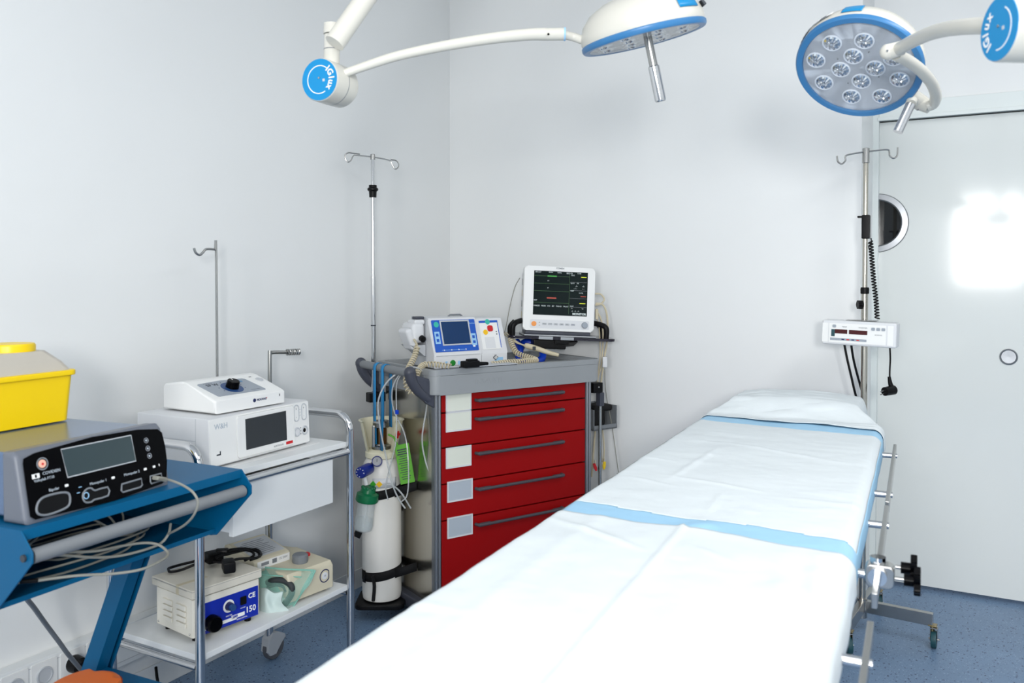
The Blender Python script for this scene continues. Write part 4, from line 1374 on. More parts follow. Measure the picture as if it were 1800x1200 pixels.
# black mains cable with plug coiled on it
kc = MB()
zt_ = .512
def z_(u, v, dz=0.0): return PZ(u, v, zt_ + dz)
kc.tube([z_(296, 1001), z_(300, 1005), z_(320, 1001), z_(345, 991, .01), z_(365, 985, .012), z_(390, 988, .012), z_(420, 982, .012), z_(450, 980, .006), z_(459, 974), z_(452, 966), z_(436, 966, .006), z_(415, 970, .02), z_(395, 975, .026), z_(375, 978, .022), z_(360, 975, .014), z_(345, 985, .006), z_(318, 992), z_(298, 998), z_(296, 1001)], .0042, n=8, res=5)
kc.tube([z_(440, 984), z_(455, 978), z_(452, 969, .01), z_(430, 964, .018), z_(405, 966, .024), z_(385, 972, .028), z_(370, 979, .020)], .0042, n=8, res=5)
kc.tube([z_(430, 985), z_(446, 976, .006), z_(440, 968, .014), z_(418, 966, .026), z_(398, 971, .03), z_(380, 980, .026)], .0042, n=8, res=5)
mc = tag(kc.build('mains_cable', 'black_plastic'), 'coiled black mains cable on the flat cream carton', 'cable')
def cablebox(u, v, dz, s, rz, nm='plug_head'):
    p = z_(u, v, dz) - mc.location
    MB().box(p, s, .006, 2, rot=Matrix.Rotation(R(rz), 4, 'Z')).build(nm, 'black_plastic', mc)
cablebox(376, 978, .020, (.050, .040, .034), 70)
cablebox(402, 994, .020, (.036, .052, .034), 55)
cablebox(390, 970, .030, (.040, .030, .020), 40)

# mixing machine
m0, m1 = PZ(531, 1052, .352), PZ(587, 1032, .352)
md_ = m1 - m0
am = thing('mixing_machine', 'cream capsule mixer with grey knob and sloped label top', 'device', Vector((m1.x, m1.y, .345)), math.atan2(md_.y, md_.x) + R(3))
mw = .19
MB().prism([(0, .012), (0, .085), (.012, .100), (.19, .108), (.27, .100), (.27, .012)], -mw, 0, M_YZ, b=.008, seg=3).build('case', 'cream', am)
for x in (-mw + .02, -.02):
    for y in (.03, .2):
        MB().cyl((x, y, 0), (x, y, .014), .008).build('foot', 'black_plastic', am)
fa = Face(am, (0, 0, .012), (1, 0, 0), (0, 0, 1))
fa.disc('emblem', 'grey_white', -.040, .046, .012, .0012)
MB().ring([(-.040 + .022 * math.cos(R(35 + k * 290 / 24)), .046 + .022 * math.sin(R(35 + k * 290 / 24))) for k in range(25)], [(-.040 + .019 * math.cos(R(35 + k * 290 / 24)), .046 + .019 * math.sin(R(35 + k * 290 / 24))) for k in range(25)], 0, .0012, fa.M).build('emblem_ring', 'navy', am)
fa.text('H', .010, -.040, .046, 'grey_print', c=.0015, align='CENTER')
MB().lathe([(.024, .10), (.026, .106), (.026, .126), (.022, .130), (0, .130)], 24, Matrix.Translation((-.085, .07, 0))).build('clamp_knob', 'mid_grey', am)
MB().lathe([(.011, .104), (.011, .110), (.008, .114), (0, .114)], 18, Matrix.Translation((-.030, .10, 0))).build('start_button', 'red_print', am)
MB().b2((-.070, .07, .1045), (-.050, .09, .1065)).build('print_mark', 'grey_print', am)
hood = MB().prism([(.115, .095), (.115, .128), (.123, .136), (.25, .166), (.275, .158), (.275, .095)], -mw - .045, -.088, M_YZ, b=.006)
hd_ = hood.build('hood', 'cream', am)
fh2 = Face(am, (-mw - .043, .1142, .098), (1, 0, 0), (0, 0, 1))
fh2.plate('display_strip', 'white_plastic', .075, .018, .130, .026, .0008, 0, hd_)
for x, w_, h_, m in ((.040, .030, .010, 'grey_print'), (.078, .018, .014, 'mid_grey')):
    fh2.plate('display', m, x, .020, w_, h_, .0005, 0, hd_, .0008)
fh2.text('CE 230V', .010, .095, .021, 'grey_print', hd_, .0011)
ft = Face(am, (-mw - .043, .125, .1365), (1, 0, 0), (0, .127, .030))
ft.plate('label_plate', 'pale_grey', .073, .064, .125, .112, .0008, .002, hd_)
for k in range(9):
    ft.plate('print_line', 'grey_print', .060 + .006 * (k % 3), .020 + k * .0105, .080 + .014 * (k % 2), .0035, .0003, 0, hd_, .0008)
# sterile pouches
def film(nm, m, grid, th=.0006, sub=5):
    """soft sheet through a grid of points"""
    rows = [spline(r, sub) for r in grid]
    cols = [spline([rows[j][i] for j in range(len(rows))], sub) for i in range(len(rows[0]))]
    nx, ny = len(cols), len(cols[0])
    V = [cols[i][j] for j in range(ny) for i in range(nx)]
    F = [(j * nx + i, j * nx + i + 1, (j + 1) * nx + i + 1, (j + 1) * nx + i) for j in range(ny - 1) for i in range(nx - 1)]
    return MB().add(V, F)


zs = .350
po = thing('sterile_pouch', 'green tinted sterile pouch with a dark curved tube inside, leaning between box and mixer', 'pouch', PZ(500, 1065, .3455), YAW)
pdp = FR[po].translation.dot(FH)
def o_(u, v, o=0.0): return L(po, P(u, v, pdp + o))
film('', '', [[o_(452, 996, .05), o_(500, 1002, .04), o_(556, 1001, .06)], [o_(456, 1022, .01), o_(505, 1026, .0), o_(545, 1026, .03)], [o_(462, 1050, -.02), o_(500, 1055, -.03), o_(528, 1045, .0)], [o_(498, 1074, -.01), o_(505, 1072, -.02), o_(514, 1066, .0)]]).build('pouch_film', 'pouch_film', po, sharp=180)
film('', '', [[o_(452, 996, .066), o_(500, 1002, .056), o_(556, 1001, .075)], [o_(456, 1022, .04), o_(505, 1026, .03), o_(545, 1026, .05)], [o_(462, 1050, .01), o_(500, 1055, .005), o_(528, 1045, .03)], [o_(498, 1074, .01), o_(505, 1072, .005), o_(514, 1066, .01)]]).build('pouch_backing', 'pouch_seal', po, sharp=180)
MB().tube([o_(466, 997, .035), o_(500, 1000, .03), o_(552, 1002, .05)], .003, n=6, res=4).tube([o_(456, 1009, .02), o_(490, 1012, .01), o_(530, 1014, .02)], .0022, n=6, res=4).tube([o_(554, 1003, .055), o_(538, 1030, .03), o_(515, 1066, .0)], .003, n=6, res=4).build('seal_edge', 'pouch_seal', po)
MB().tube([o_(470, 1024, .02), o_(482, 1020, .012), o_(500, 1021, .008), o_(512, 1030, .0), o_(512, 1044, -.002), o_(503, 1058, .0), o_(496, 1066, .0)], .0105, n=10, res=5).build('curved_tube', 'dark_rubber', po)
MB().tube([o_(470, 1032, .02), o_(485, 1028, .012), o_(498, 1031, .008), o_(503, 1040, .002)], .005, n=8, res=5).build('curved_tube', 'dark_rubber', po)
pq = thing('sterile_pouch', 'crumpled pale see-through pouch in front of the green pouch', 'pouch', PZ(476, 1072, .3455), YAW)
pdq = FR[pq].translation.dot(FH)
def w2_(u, v, o=0.0): return L(pq, P(u, v, pdq + o))
film('', '', [[w2_(455, 1034, .03), w2_(468, 1034, .0), w2_(482, 1042, .0), w2_(497, 1040, .01)], [w2_(454, 1055, .01), w2_(466, 1052, -.02), w2_(480, 1062, -.005), w2_(495, 1058, -.01)], [w2_(454, 1076, .0), w2_(470, 1080, -.02), w2_(488, 1080, -.02), w2_(508, 1072, .0)]]).build('pouch_front', 'pouch_paper', pq, sharp=180)
film('', '', [[w2_(457, 1033, .05), w2_(470, 1033, .03), w2_(484, 1040, .02), w2_(498, 1038, .03)], [w2_(456, 1055, .04), w2_(468, 1055, .03), w2_(482, 1058, .03), w2_(498, 1058, .03)], [w2_(456, 1074, .02), w2_(470, 1077, .01), w2_(488, 1077, .01), w2_(508, 1071, .02)]]).build('pouch_back', 'pouch_paper', pq, sharp=180)

# ------------------------------------------------------------------ blue equipment cart (local: x along its front, y back)
BC = R(92.7)
bc = thing('equipment_cart', 'blue steel equipment cart with grey front handle, leftmost in the room', 'cart', (-1.556, .956, 0), BC)
BL = .5376
MB().cyl((-.004, 0, .875), (BL + .004, 0, .875), .0145, n=24).build('handle_tube', 'tube_grey', bc)
MB().b2((-.012, .012, .9215), (BL + .012, .46, .9255), .0012).b2((-.012, .010, .905), (BL + .012, .013, .9255), .0008).build('top_shelf', 'cart_blue', bc)
side = [(.46, .925), (.012, .925), (-.020, .888), (-.020, .868), (.095, .752), (.115, .748), (.46, .748)]
for x in (-.016, BL + .012):
    MB().prism(side, x, x + .004, M_YZ, b=.0012).build('side_plate', 'cart_blue', bc)
for x in (-.020, BL + .018):
    MB().lathe([(.0, -.002), (.007, -.002), (.007, .002), (0, .002)], 14, Matrix.Translation((x + .001, 0, .876)) @ Matrix.Rotation(R(90), 4, 'Y')).build('handle_bolt', 'dark_print', bc)
MB().b2((-.012, .100, .757), (BL + .012, .46, .761), .0012).b2((-.012, .098, .757), (BL + .012, .101, .768), .0008).build('bin_floor', 'cart_blue', bc)
MB().b2((-.012, .456, .757), (BL + .012, .46, .925)).build('bin_back', 'cart_blue', bc)
post = MB()
def pst(x0, x1, y0, y1):
    V = [(x0, y0, .757), (x1, y0, .757), (x1, y1, .757), (x0, y1, .757)]
    dy = .30
    V2 = [(x, y + dy, .10) for x, y, z in V]
    post.add(V + V2, [(0, 1, 2, 3), (7, 6, 5, 4), (0, 4, 5, 1), (1, 5, 6, 2), (2, 6, 7, 3), (3, 7, 4, 0)])
pst(.404, .440, .20, .206)
pst(.404, .409, .206, .25)
pst(.435, .440, .206, .226)
pst(.440, .458, .221, .226)
pst(.453, .458, .200, .226)
post.build('leaning_post', 'cart_blue', bc)
MB().b2((-.0, .30, .07), (.06, .62, .105), .003).b2((BL - .06, .30, .07), (BL, .62, .105), .003).b2((.0, .50, .07), (BL, .62, .105), .003).build('base_frame', 'cart_blue', bc)
for x in (.03, BL - .03):
    for y in (.33, .60):
        MB().lathe([(.02, -.012), (.038, -.012), (.038, .012), (.02, .012)], 20, Matrix.Translation((x, y, .038)) @ Matrix.Rotation(R(90), 4, 'X')).b2((x - .012, y - .015, .038), (x + .012, y + .015, .075), .002).build('caster', 'grey_rubber', bc)
MB().b2((.10, .12, .405), (.44, .335, .411), .001).b2((.39, .33, .395), (.44, .37, .41), .001).build('lower_shelf', 'cart_blue', bc)
# foot pedal on the lower shelf
fp0 = PZ(134, 1193, .497)
fpd = thing('foot_pedal', 'orange topped foot pedal low on the blue cart at the bottom edge', 'pedal', (fp0.x + .045, fp0.y - .01, .412), R(92.7))
pol = [(.085 * math.cos(R(k * 10)), .072 * math.sin(R(k * 10))) for k in range(36)]
MB().prism(pol, 0, .045, b=.006).build('pedal_base', 'cart_blue', fpd)
MB().prism([(x * .99, y * .99) for x, y in pol], .045, .055, b=.002).build('pedal_band', 'pale_grey', fpd)
MB().prism([(x * .95, y * .95) for x, y in pol], .055, .090, b=.022, seg=5).build('pedal_top', 'pedal_orange', fpd)

# electrosurgical generator
gA, gB = PZ(45, 923, .927), PZ(296, 850, .927)
gd_ = gB - gA
gw = gd_.length
eg = thing('electrosurgical_generator', 'grey electrosurgical generator with black front panel on the blue cart', 'generator', Vector((gA.x, gA.y, .926)), math.atan2(gd_.y, gd_.x))
lean = .024
gh = .137
prof = [(.004, .006), (.0, .016), (lean - .004, gh - .018), (lean + .012, gh - .004), (lean + .03, gh), (.42, gh - .004), (.425, gh - .02), (.425, .006)]
MB().prism([(.05, .008), (.05, gh - .004), (.42, gh - .006), (.42, .008)], .006, gw - .006, M_YZ, b=.006, seg=3).build('case', 'device_top', eg)
# front bezel: slightly wider than the case, rounded
MB().prism([(.0, .0), (.062, .0), (.062, gh - .001), (lean + .010, gh + .001), (lean - .002, gh - .010), (-.002, .012)], -.004, gw + .004, M_YZ, b=.010, seg=3).build('front_bezel', 'bezel_grey', eg)
for x in (.04, gw - .04):
    for y in (.09, .36):
        MB().cyl((x, y, -.0005), (x, y, .009), .012).build('foot', 'black_plastic', eg)
fg = Face(eg, (0, -.0033, .012), (1, 0, 0), (0, lean, gh - .022))
def gp_(u, v): return fg.ab(u, v)
def smooth_poly(pts, n=5): return [(p.x, p.y) for p in spline([Vector((a, b, 0)) for a, b in pts], n, True)]
cor = [gp_(41, 806), gp_(60, 796), gp_(160, 768), gp_(240, 755), gp_(276, 754), gp_(284, 760), gp_(290, 785), gp_(293, 810), gp_(292, 843), gp_(284, 850), gp_(200, 880), gp_(62, 913), gp_(53, 908), gp_(46, 860), gp_(40, 815)]
bpn = MB().prism(cor, 0, .0012, fg.M).build('black_panel', 'black_gloss', eg)
def quad(nm, m, c, c0, th, par):
    return MB().prism([gp_(*p) for p in c], c0, c0 + th, fg.M).build(nm, m, par)
def outline(nm, m, pts, wd, c0, th, par, res=0):
    p = [Vector((*gp_(*q), c0)) for q in pts]
    return MB().tube([fg.M @ v for v in (spline(p, res, True) if res else p)], wd, n=6, closed=True).build(nm, m, par)
so = [(106, 790), (229, 765), (238, 810), (118, 839)]
sp = quad('display', 'screen_grey', so, .0012, .0006, bpn)
outline('display_frame', 'pale_grey', so, .0013, .0018, .001, sp)
a_, b_ = gp_(73, 815)
MB().lathe([(.0115, .0012), (.0125, .002), (.0125, .003), (.0100, .003)], 26, loop=True, M= fg.M @ Matrix.Translation((a_, b_, 0))).build('button_ring', 'mid_grey', bpn)
fg.disc('power_button', 'salmon_print', a_, b_, .0082, .002, bpn, .0012)
fg.disc('power_mark', 'red_print', a_, b_ - .0005, .0026, .0004, bpn, .0032, n=12)
for (u, v) in ((256, 774), (259, 788), (262, 801)):
    a_, b_ = gp_(u, v)
    MB().lathe([(.0045, .0012), (.0062, .0012), (.0062, .002), (.0050, .002)], 18, loop=True, M= fg.M @ Matrix.Translation((a_, b_, 0))).build('button_ring', 'grey_print', bpn)
    fg.disc('button_mark', 'grey_label', a_, b_, .0024, .0004, bpn, .0012, n=10)
a_, b_ = gp_(57, 838); fg.plate('maker_emblem', 'white_print', a_ + .006, b_, .016, .009, .0004, .001, bpn, .0012)
fg.plate('emblem_gap', 'black_gloss', a_ + .006, b_, .004, .006, .0003, 0, bpn, .0016)
a_, b_ = gp_(73, 833); fg.text('COVIDIEN', .0085, a_ + .001, b_, 'grey_label', bpn, .0014)
a_, b_ = gp_(59, 847); fg.text('Valleylab FT10', .0075, a_, b_ + .001, 'grey_label', bpn, .0014)
for s, u, v in (('Bipolar', 85, 862), ('Monopolar 1', 157, 851), ('Monopolar 2', 217, 835)):
    a_, b_ = gp_(u, v)
    t_ = fg.text(s, .0080, a_, b_, 'grey_label', bpn, .0014)
    fg.plate('print_mark', 'white_print', a_ + .0057 * len(s) * .80 + .008, b_ + .001, .008, .005, .0004, .0015, bpn, .0012)
for u, v in ((270, 820), (279, 817)):
    a_, b_ = gp_(u, v); fg.plate('print_mark', 'white_print', a_, b_, .007 if u < 275 else .002, .005, .0004, .0008, bpn, .0012)
# sockets: raised grey outlines round dark recesses
def port(pts, res=0, wd=.0024):
    r_ = outline('socket_rim', 'mid_grey', pts, wd, .0018, .001, bpn, res)
    p = [gp_(*q) for q in pts]
    MB().prism([(v.x, v.y) for v in spline([Vector((a, b, 0)) for a, b in p], res or 1, True)] if res else p, .0012, .0016, fg.M).build('socket_recess', 'black_plastic', r_)
    return r_
port([(80, 872), (105, 866), (119, 867), (122, 878), (118, 890), (100, 899), (80, 905), (66, 903), (63, 893), (68, 880)], 4)
port([(152, 859), (160, 858), (166, 862), (188, 856), (189, 871), (165, 878), (160, 882), (150, 883), (145, 877), (145, 867)], 2, .002)
a_, b_ = gp_(150, 871)
MB().lathe([(.0055, .0016), (.0070, .003), (.0055, .0034)], 20, loop=True, M= fg.M @ Matrix.Translation((a_, b_, 0))).build('socket_glow', 'light_blue', bpn)
port([(213, 851), (247, 841), (249, 852), (246, 856), (215, 865), (212, 862)], 0, .002)
port([(263, 837), (282, 832), (284, 842), (281, 845), (265, 850), (263, 846)], 0, .0018)
for u, v in ((140, 856), (137, 866)):
    a_, b_ = gp_(u, v); fg.plate('print_mark', 'light_blue', a_, b_, .007, .0015, .0003, 0, bpn, .0012)
# plug and cord
gdp = FR[eg].translation.dot(FH)
pw = MB()
a_, b_ = gp_(275, 842)
s0 = FR[eg] @ (fg.M @ Vector((a_, b_, .003)))
sd0 = s0.dot(FH)
cordp = [s0, P(287, 842, sd0 - .03), P(300, 844, sd0 - .06), P(322, 853, sd0 - .08), P(340, 866, sd0 - .10), P(348, 884, sd0 - .10), P(340, 906, sd0 - .09), P(325, 922, sd0 - .06), P(308, 932, sd0 - .02), P(296, 938, sd0 + .02)]
cd_ = MB().tube(cordp, .0027, n=8, res=6).build('loose_cord', 'cable_grey')
tag(cd_, 'grey cord plugged in the generator front and looping into the cart bin', 'cord')
MB().box(FR[eg] @ (fg.M @ Vector((a_ + .001, b_, .009))) - cd_.location, (.018, .030, .010), .003, rot=Matrix.Rotation(BC, 4, 'Z') @ Matrix.Rotation(R(90), 4, 'Z') @ Matrix.Rotation(R(20), 4, 'X')).build('cord_plug', 'cable_grey', cd_)
# cords heaped in the bin of the blue cart
zb_ = .766
def bl_(x, y, z): return FR[bc] @ Vector((x, y, z))
rnd = random.Random(5)
mess = MB()
for k in range(6):
    cx_, cy_ = .20 + .05 * (k % 4), .22 + .012 * k
    rx_, ry_ = .20 - .018 * k, .065 - .006 * k
    pts = []
    for q in range(14):
        a = 2 * math.pi * q / 14
        pts.append(bl_(cx_ + rx_ * math.cos(a) + rnd.uniform(-.012, .012), cy_ + ry_ * math.sin(a) - .02, zb_ + .004 + .006 * k + .008 * rnd.random()))
    mess.tube(pts, .0026, n=7, res=4, closed=True)
mess.tube([P(98, 975, 1.72), P(120, 976, 1.74), P(160, 979, 1.78), P(200, 978, 1.83), P(240, 970, 1.88), P(280, 956, 1.93), P(296, 938, 1.95), P(300, 920, 1.97)], .0030, n=8, res=6)
mess.tube([P(120, 970, 1.74), P(170, 968, 1.79), P(210, 960, 1.84), P(250, 954, 1.88), P(275, 956, 1.90), P(290, 965, 1.90), P(295, 974, 1.89), P(285, 984, 1.86), P(250, 1000, 1.80), P(200, 1008, 1.76), P(140, 1011, 1.71), P(95, 1016, 1.68), P(66, 1020, 1.66)], .0030, n=8, res=6)
for k in range(3):
    mess.tube([bl_(.06, .2 + .02 * k, .80), bl_(.10, .16, .865 - .01 * k), bl_(.2, .2, .872), bl_(.30 + .04 * k, .24, .84), bl_(.36, .2, .79)], .0026, n=7, res=6)
ms_ = mess.build('cord_heap', 'cable_grey')
tag(ms_, 'tangle of thin grey cords heaped in the blue cart bin', 'cords')
q0 = P(66, 1020, 1.66) - ms_.location
MB().cyl(q0, P(36, 1022, 1.64) - ms_.location, .0045, n=10).build('cord_plug', 'black_plastic', ms_)
# sharps container on the generator
sp0 = PZ(133, 737, 1.0605)
shp = thing('sharps_container', 'yellow sharps bin with milky lid and yellow cap on the generator', 'container', Vector((sp0.x - .005, sp0.y, 1.0610)), math.atan2(gd_.y, gd_.x) + R(-1))
SLn, SDp = .24, .165
def taper(z0, z1, w0, d0, w1, d1, r_, cx, cy, b=0):
    a = rrect(w0, d0, r_, 4, cx, cy); b_ = rrect(w1, d1, r_, 4, cx, cy); n = len(a)
    V = [(x, y, z0) for x, y in a] + [(x, y, z1) for x, y in b_]
    return V, [tuple(reversed(range(n))), tuple(range(n, 2 * n))] + [(i, (i + 1) % n, n + (i + 1) % n, n + i) for i in range(n)]
ccx, ccy = -SLn / 2, SDp / 2
V, F = taper(0.0, .112, SLn - .012, SDp - .012, SLn + .004, SDp + .004, .018, ccx, ccy)
MB().add(V, F).build('bin_body', 'sharps_yellow', shp)
MB().prism(rrect(SLn + .018, SDp + .018, .022, 4, ccx, ccy), .106, .119, b=.003).b2((.006, ccy - .06, .110), (.022, ccy - .02, .116), .002).build('bin_rim', 'sharps_yellow', shp)
V, F = taper(.119, .140, SLn + .0, SDp + .0, SLn - .03, SDp - .02, .020, ccx, ccy)
ld = MB().add(V, F)
V, F = taper(.140, .166, SLn - .03, SDp - .02, SLn - .09, SDp - .05, .022, ccx, ccy)
ld.add(V, F)
ld.build('bin_lid', 'sharps_lid', shp, sharp=50)
capc = L(shp, PZ(37, 607, 1.061 + .172))
MB().lathe([(.046, .158), (.052, .162), (.052, .180), (.049, .184), (.030, .185), (0, .183)], 30, Matrix.Translation((min(ccx + .02, -.08), ccy, 0))).build('bin_cap', 'sharps_yellow', shp)

# socket trunking low on the left wall, with plug and grey power cable
tz0, tz1 = PX(84, 1200, WX).z, PX(84, 1141, WX).z
tz1 = PX(84, 1141, WX).z
tz0 = tz1 - .13
tk = thing('socket_trunking', 'white socket trunking low on the left wall behind the blue cart', 'trunking', (WX, 1.2, tz0), R(90))
MB().b2((-.5, -.045, 0), (.95, 0, .13), .004).build('trunk', 'laminate', tk)
MB().b2((-.5, -.0462, .016), (.95, -.0452, .0175)).b2((-.5, -.0462, .113), (.95, -.0452, .1145)).build('trunk_seam', 'pale_grey', tk)
ft_ = Face(tk, (0, -.045, 0), (1, 0, 0), (0, 0, 1))
for (u, v) in ((25, 1192), (77, 1178), (127, 1158), (172, 1144)):
    a_, b_ = ft_.ab(u, v)
    b_ = .080
    s = ft_.plate('socket_plate', 'white_plastic', a_, b_, .078, .082, .004, .004)
    MB().lathe([(.026, .0035), (.0245, .0075), (.021, .0075), (.020, .0048), (0, .0048)], 26, ft_.M @ Matrix.Translation((a_, b_, 0))).build('socket', 'pale_grey', s)
a_, b_ = ft_.ab(127, 1158)
pgp = FR[tk] @ (ft_.M @ Vector((a_, .080, .003)))
pg = thing('power_plug', 'black mains plug in the wall trunking with thick grey cable', 'plug', M=FR[tk] @ ft_.M @ Matrix.Translation((a_, .080, .003)))
MB().lathe([(.024, 0), (.0265, .008), (.024, .040), (.014, .048), (0, .048)], 22).build('plug_body', 'black_plastic', pg)
pgd = pgp.dot(FH)
def p_(u, v, o=0.0): return FR[pg].inverted() @ P(u, v, pgd + o)
MB().tube([FR[pg].inverted() @ (pgp + Vector((.05, -.005, -.01))), p_(120, 1150, -.16), p_(104, 1128, -.22), p_(80, 1096, -.30), p_(60, 1068, -.40), p_(46, 1050, -.48), p_(40, 1030, -.50)], .0062, n=10, res=6).build('power_cable', 'mid_grey', pg)
tag(MB().tube([P(274, 1172, 2.55), P(276, 1190, 2.53), P(280, 1215, 2.52), P(282, 1260, 2.5)], .0045, n=8, res=4).build('floor_cable', 'black_plastic'), 'short black cable hanging under the trolley bottom shelf', 'cable')


# ------------------------------------------------------------------ surgical lamps
def cammat(p, n_down, spin=None):
    """frame at p whose -Z runs along n_down"""
    z = (-Vector(n_down)).normalized()
    x = RV - z * RV.dot(z)
    x.normalize()
    y = z.cross(x)
    m = Matrix((x, y, z)).transposed().to_4x4()
    m.translation = p
    return m


def camv(r_, f_, u_): return RV * r_ + FH * f_ + UPV * u_


def lamp_head(t, Rh, lenses, handle_c=True, rot0=0.0):
    dome = [(Rh * .985, .004), (Rh, .012), (Rh * .99, .026), (Rh * .93, .050), (Rh * .80, .072), (Rh * .58, .090), (Rh * .30, .099), (0, .101)]
    MB().lathe(dome, 56).build('housing', 'lamp_white', t)
    MB().lathe([(Rh * .885, -.004), (Rh * .90, -.0098), (Rh * .985, -.0098), (Rh * 1.008, -.005), (Rh * 1.008, .003), (Rh * .985, .006)], 64, loop=True).build('rim_ring', 'ring_blue', t)
    MB().lathe([(Rh * .92, -.002), (0, -.002), (0, .003), (Rh * .92, .003)], 56).build('lens_plate', 'lens_plate', t)
    MB().lathe([(Rh * .893, -.0092), (0, -.0092)], 48).build('glass_pane', 'thin_pane', t)
    for k, (x, y) in enumerate(lenses):
        m = Matrix.Translation((x, y, -.002))
        r_ = Rh * .135
        lens = MB().lathe([(r_ * 1.02, 0), (r_ * 1.16, -.0008), (r_ * 1.16, -.003), (r_ * 1.02, -.004), (r_ * .98, -.002)], 26, m, loop=True).build('lens_ring', 'lens_plate', t)
        V, F = [], []
        n = 24
        lv = ((r_ * .98, -.0026), (r_ * .74, -.0052), (r_ * .46, -.0072), (r_ * .30, -.0080), (r_ * .16, -.0074), (0.0001, -.0074))
        for i, (rr, z) in enumerate(lv):
            for q in range(n):
                a = 2 * math.pi * q / n
                dz = (.0016 if q % 2 else -.0008) if 0 < i < 4 else 0
                V.append((rr * math.cos(a), rr * math.sin(a), z + dz))
        for i in range(len(lv) - 1):
            for q in range(n):
                F.append((i * n + q, i * n + (q + 1) % n, (i + 1) * n + (q + 1) % n, (i + 1) * n + q))
        MB().add(V, F, m).build('reflector', 'reflector', lens, sharp=12)
        MB().box((0, 0, -.0086), (r_ * .34, r_ * .34, .0012), .0004, 1, M=m).build('led_chip', 'lens_glass', lens)


def ring_pos(Rh, rot):
    out = []
    for k in range(8):
        a = R(rot + k * 45)
        out.append((Rh * .69 * math.cos(a), Rh * .69 * math.sin(a)))
    for k in range(4):
        a = R(rot + 22.5 + k * 90)
        out.append((Rh * .33 * math.cos(a), Rh * .33 * math.sin(a)))
    return out


# first lamp: head seen edge on over the table
RH = .152
d1_ = 2.10
h1 = P(1131, 64, d1_)
n1 = -camv(-.225, -.115, .967)
M1 = cammat(h1, n1)
l1 = thing('surgical_lamp', 'white dome surgical lamp seen edge-on, long curved arm to the left', 'lamp', M=M1, group='surgical lamps')
lamp_head(l1, RH, ring_pos(RH, 10))
def a_(u, v, d): return L(l1, P(u, v, d))
hb = MB().cyl((0.010, 0, -.002), (0.010, 0, -.075), .0105).build('handle_sleeve', 'steel', l1)
MB().lathe([(.0115, -.074), (.0140, -.076), (.0140, -.158), (.012, -.162), (.0095, -.162), (.0095, -.155), (0, -.155)], 22, Matrix.Translation((.010, 0, 0))).build('handle', 'chrome', l1)
MB().box((RH * .965, -.035, .040), (.006, .035, .016), .002, rot=Matrix.Rotation(R(-28), 4, 'Y')).build('control_pad', 'dark_print', l1)
# arm from the joint to the head
jd = 2.0
MB().tube([a_(598, 132, jd), a_(640, 117, jd + .01), a_(700, 98, jd + .03), a_(780, 81, jd + .05), a_(860, 68, jd + .07), a_(925, 61, jd + .09), a_(958, 60, jd + .10)], lambda t: .0095 + .006 * t, n=16, res=6).build('curved_arm', 'lamp_white', l1)
MB().cyl(a_(953, 60.5, jd + .10), a_(992, 60, jd + .11), .0150, .0155).build('arm_sleeve', 'lamp_white', l1)
MB().cyl(a_(991, 60, jd + .11), a_(994, 60, jd + .11), .0165).build('sleeve_ring', 'light_blue', l1)
MB().sph(a_(964, 60, jd + .085), .0028, 8).build('sleeve_screw', 'black_plastic', l1)
MB().tube([a_(990, 61, jd + .11), a_(1008, 65, d1_ + .02), a_(1026, 71, d1_ + .01), a_(1045, 72, d1_)], .0105, n=14, res=4).build('head_stub', 'lamp_white', l1)
# joint drum with printed blue face
jc = P(562, 140, jd - .02)
jn = (camv(-.38, -.90, -.03)).normalized()      # its face looks at the camera, a little left
jx = Vector((0, 0, 1)).cross(jn)
JM = fmat(jc, jx, (0, 0, 1))
dj = JM.to_3x3()
Rj = .050
JL = FR[l1].inverted() @ JM
MB().lathe([(Rj * .86, -.095), (Rj * .98, -.085), (Rj * 1.0, -.045), (Rj * 1.0, -.003), (Rj * .97, 0), (0, 0)], 40, JL).build('joint_drum', 'lamp_white', l1)
MB().lathe([(Rj * 1.003, -.048), (Rj * 1.003, -.046), (Rj * .98, -.046), (Rj * .98, -.048)], 40, JL, loop=True).build('drum_seam', 'mid_grey', l1)
fj = MB().lathe([(Rj * .955, 0), (Rj * .955, .0015), (0, .0015)], 40, JL).build('blue_face', 'lamp_blue', l1)


class F2(Face):
    def __init__(self, t, M):
        self.t = t
        self.M = M
        self.W = FR[t] @ M
        self.Wi = self.W.inverted()


def logo_ring(t, par, M, rj, a0, a1, txt, tang, size, mirror=1):
    n = 30
    o_, i_ = [], []
    for q in range(n + 1):
        a = R(a0 + (a1 - a0) * q / n)
        o_.append((rj * .66 * math.cos(a), rj * .66 * math.sin(a)))
        i_.append((rj * .62 * math.cos(a), rj * .62 * math.sin(a)))
    MB().prism(o_ + i_[::-1], .0015, .0020, M).build('ring_print', 'white_print', par)
    f = F2(t, M)
    for ch, an in zip(txt, tang):
        a = R(an)
        f.text(ch, size, rj * .66 * math.cos(a), rj * .66 * math.sin(a), 'white_print', par, .0022, align='CENTER', rot=a - R(90), bold=.0006)
    f.disc('face_screw', 'steel', -.001, .004, .0026, .0012, par, .0015, n=10)
    f.plate('face_mark', 'pale_grey', .012, -.002, .006, .006, .0004, 0, par, .0015)


logo_ring(l1, fj, JL, Rj, 50, 300, 'IGlux', [46, 27, 4, -14, -35], .021)
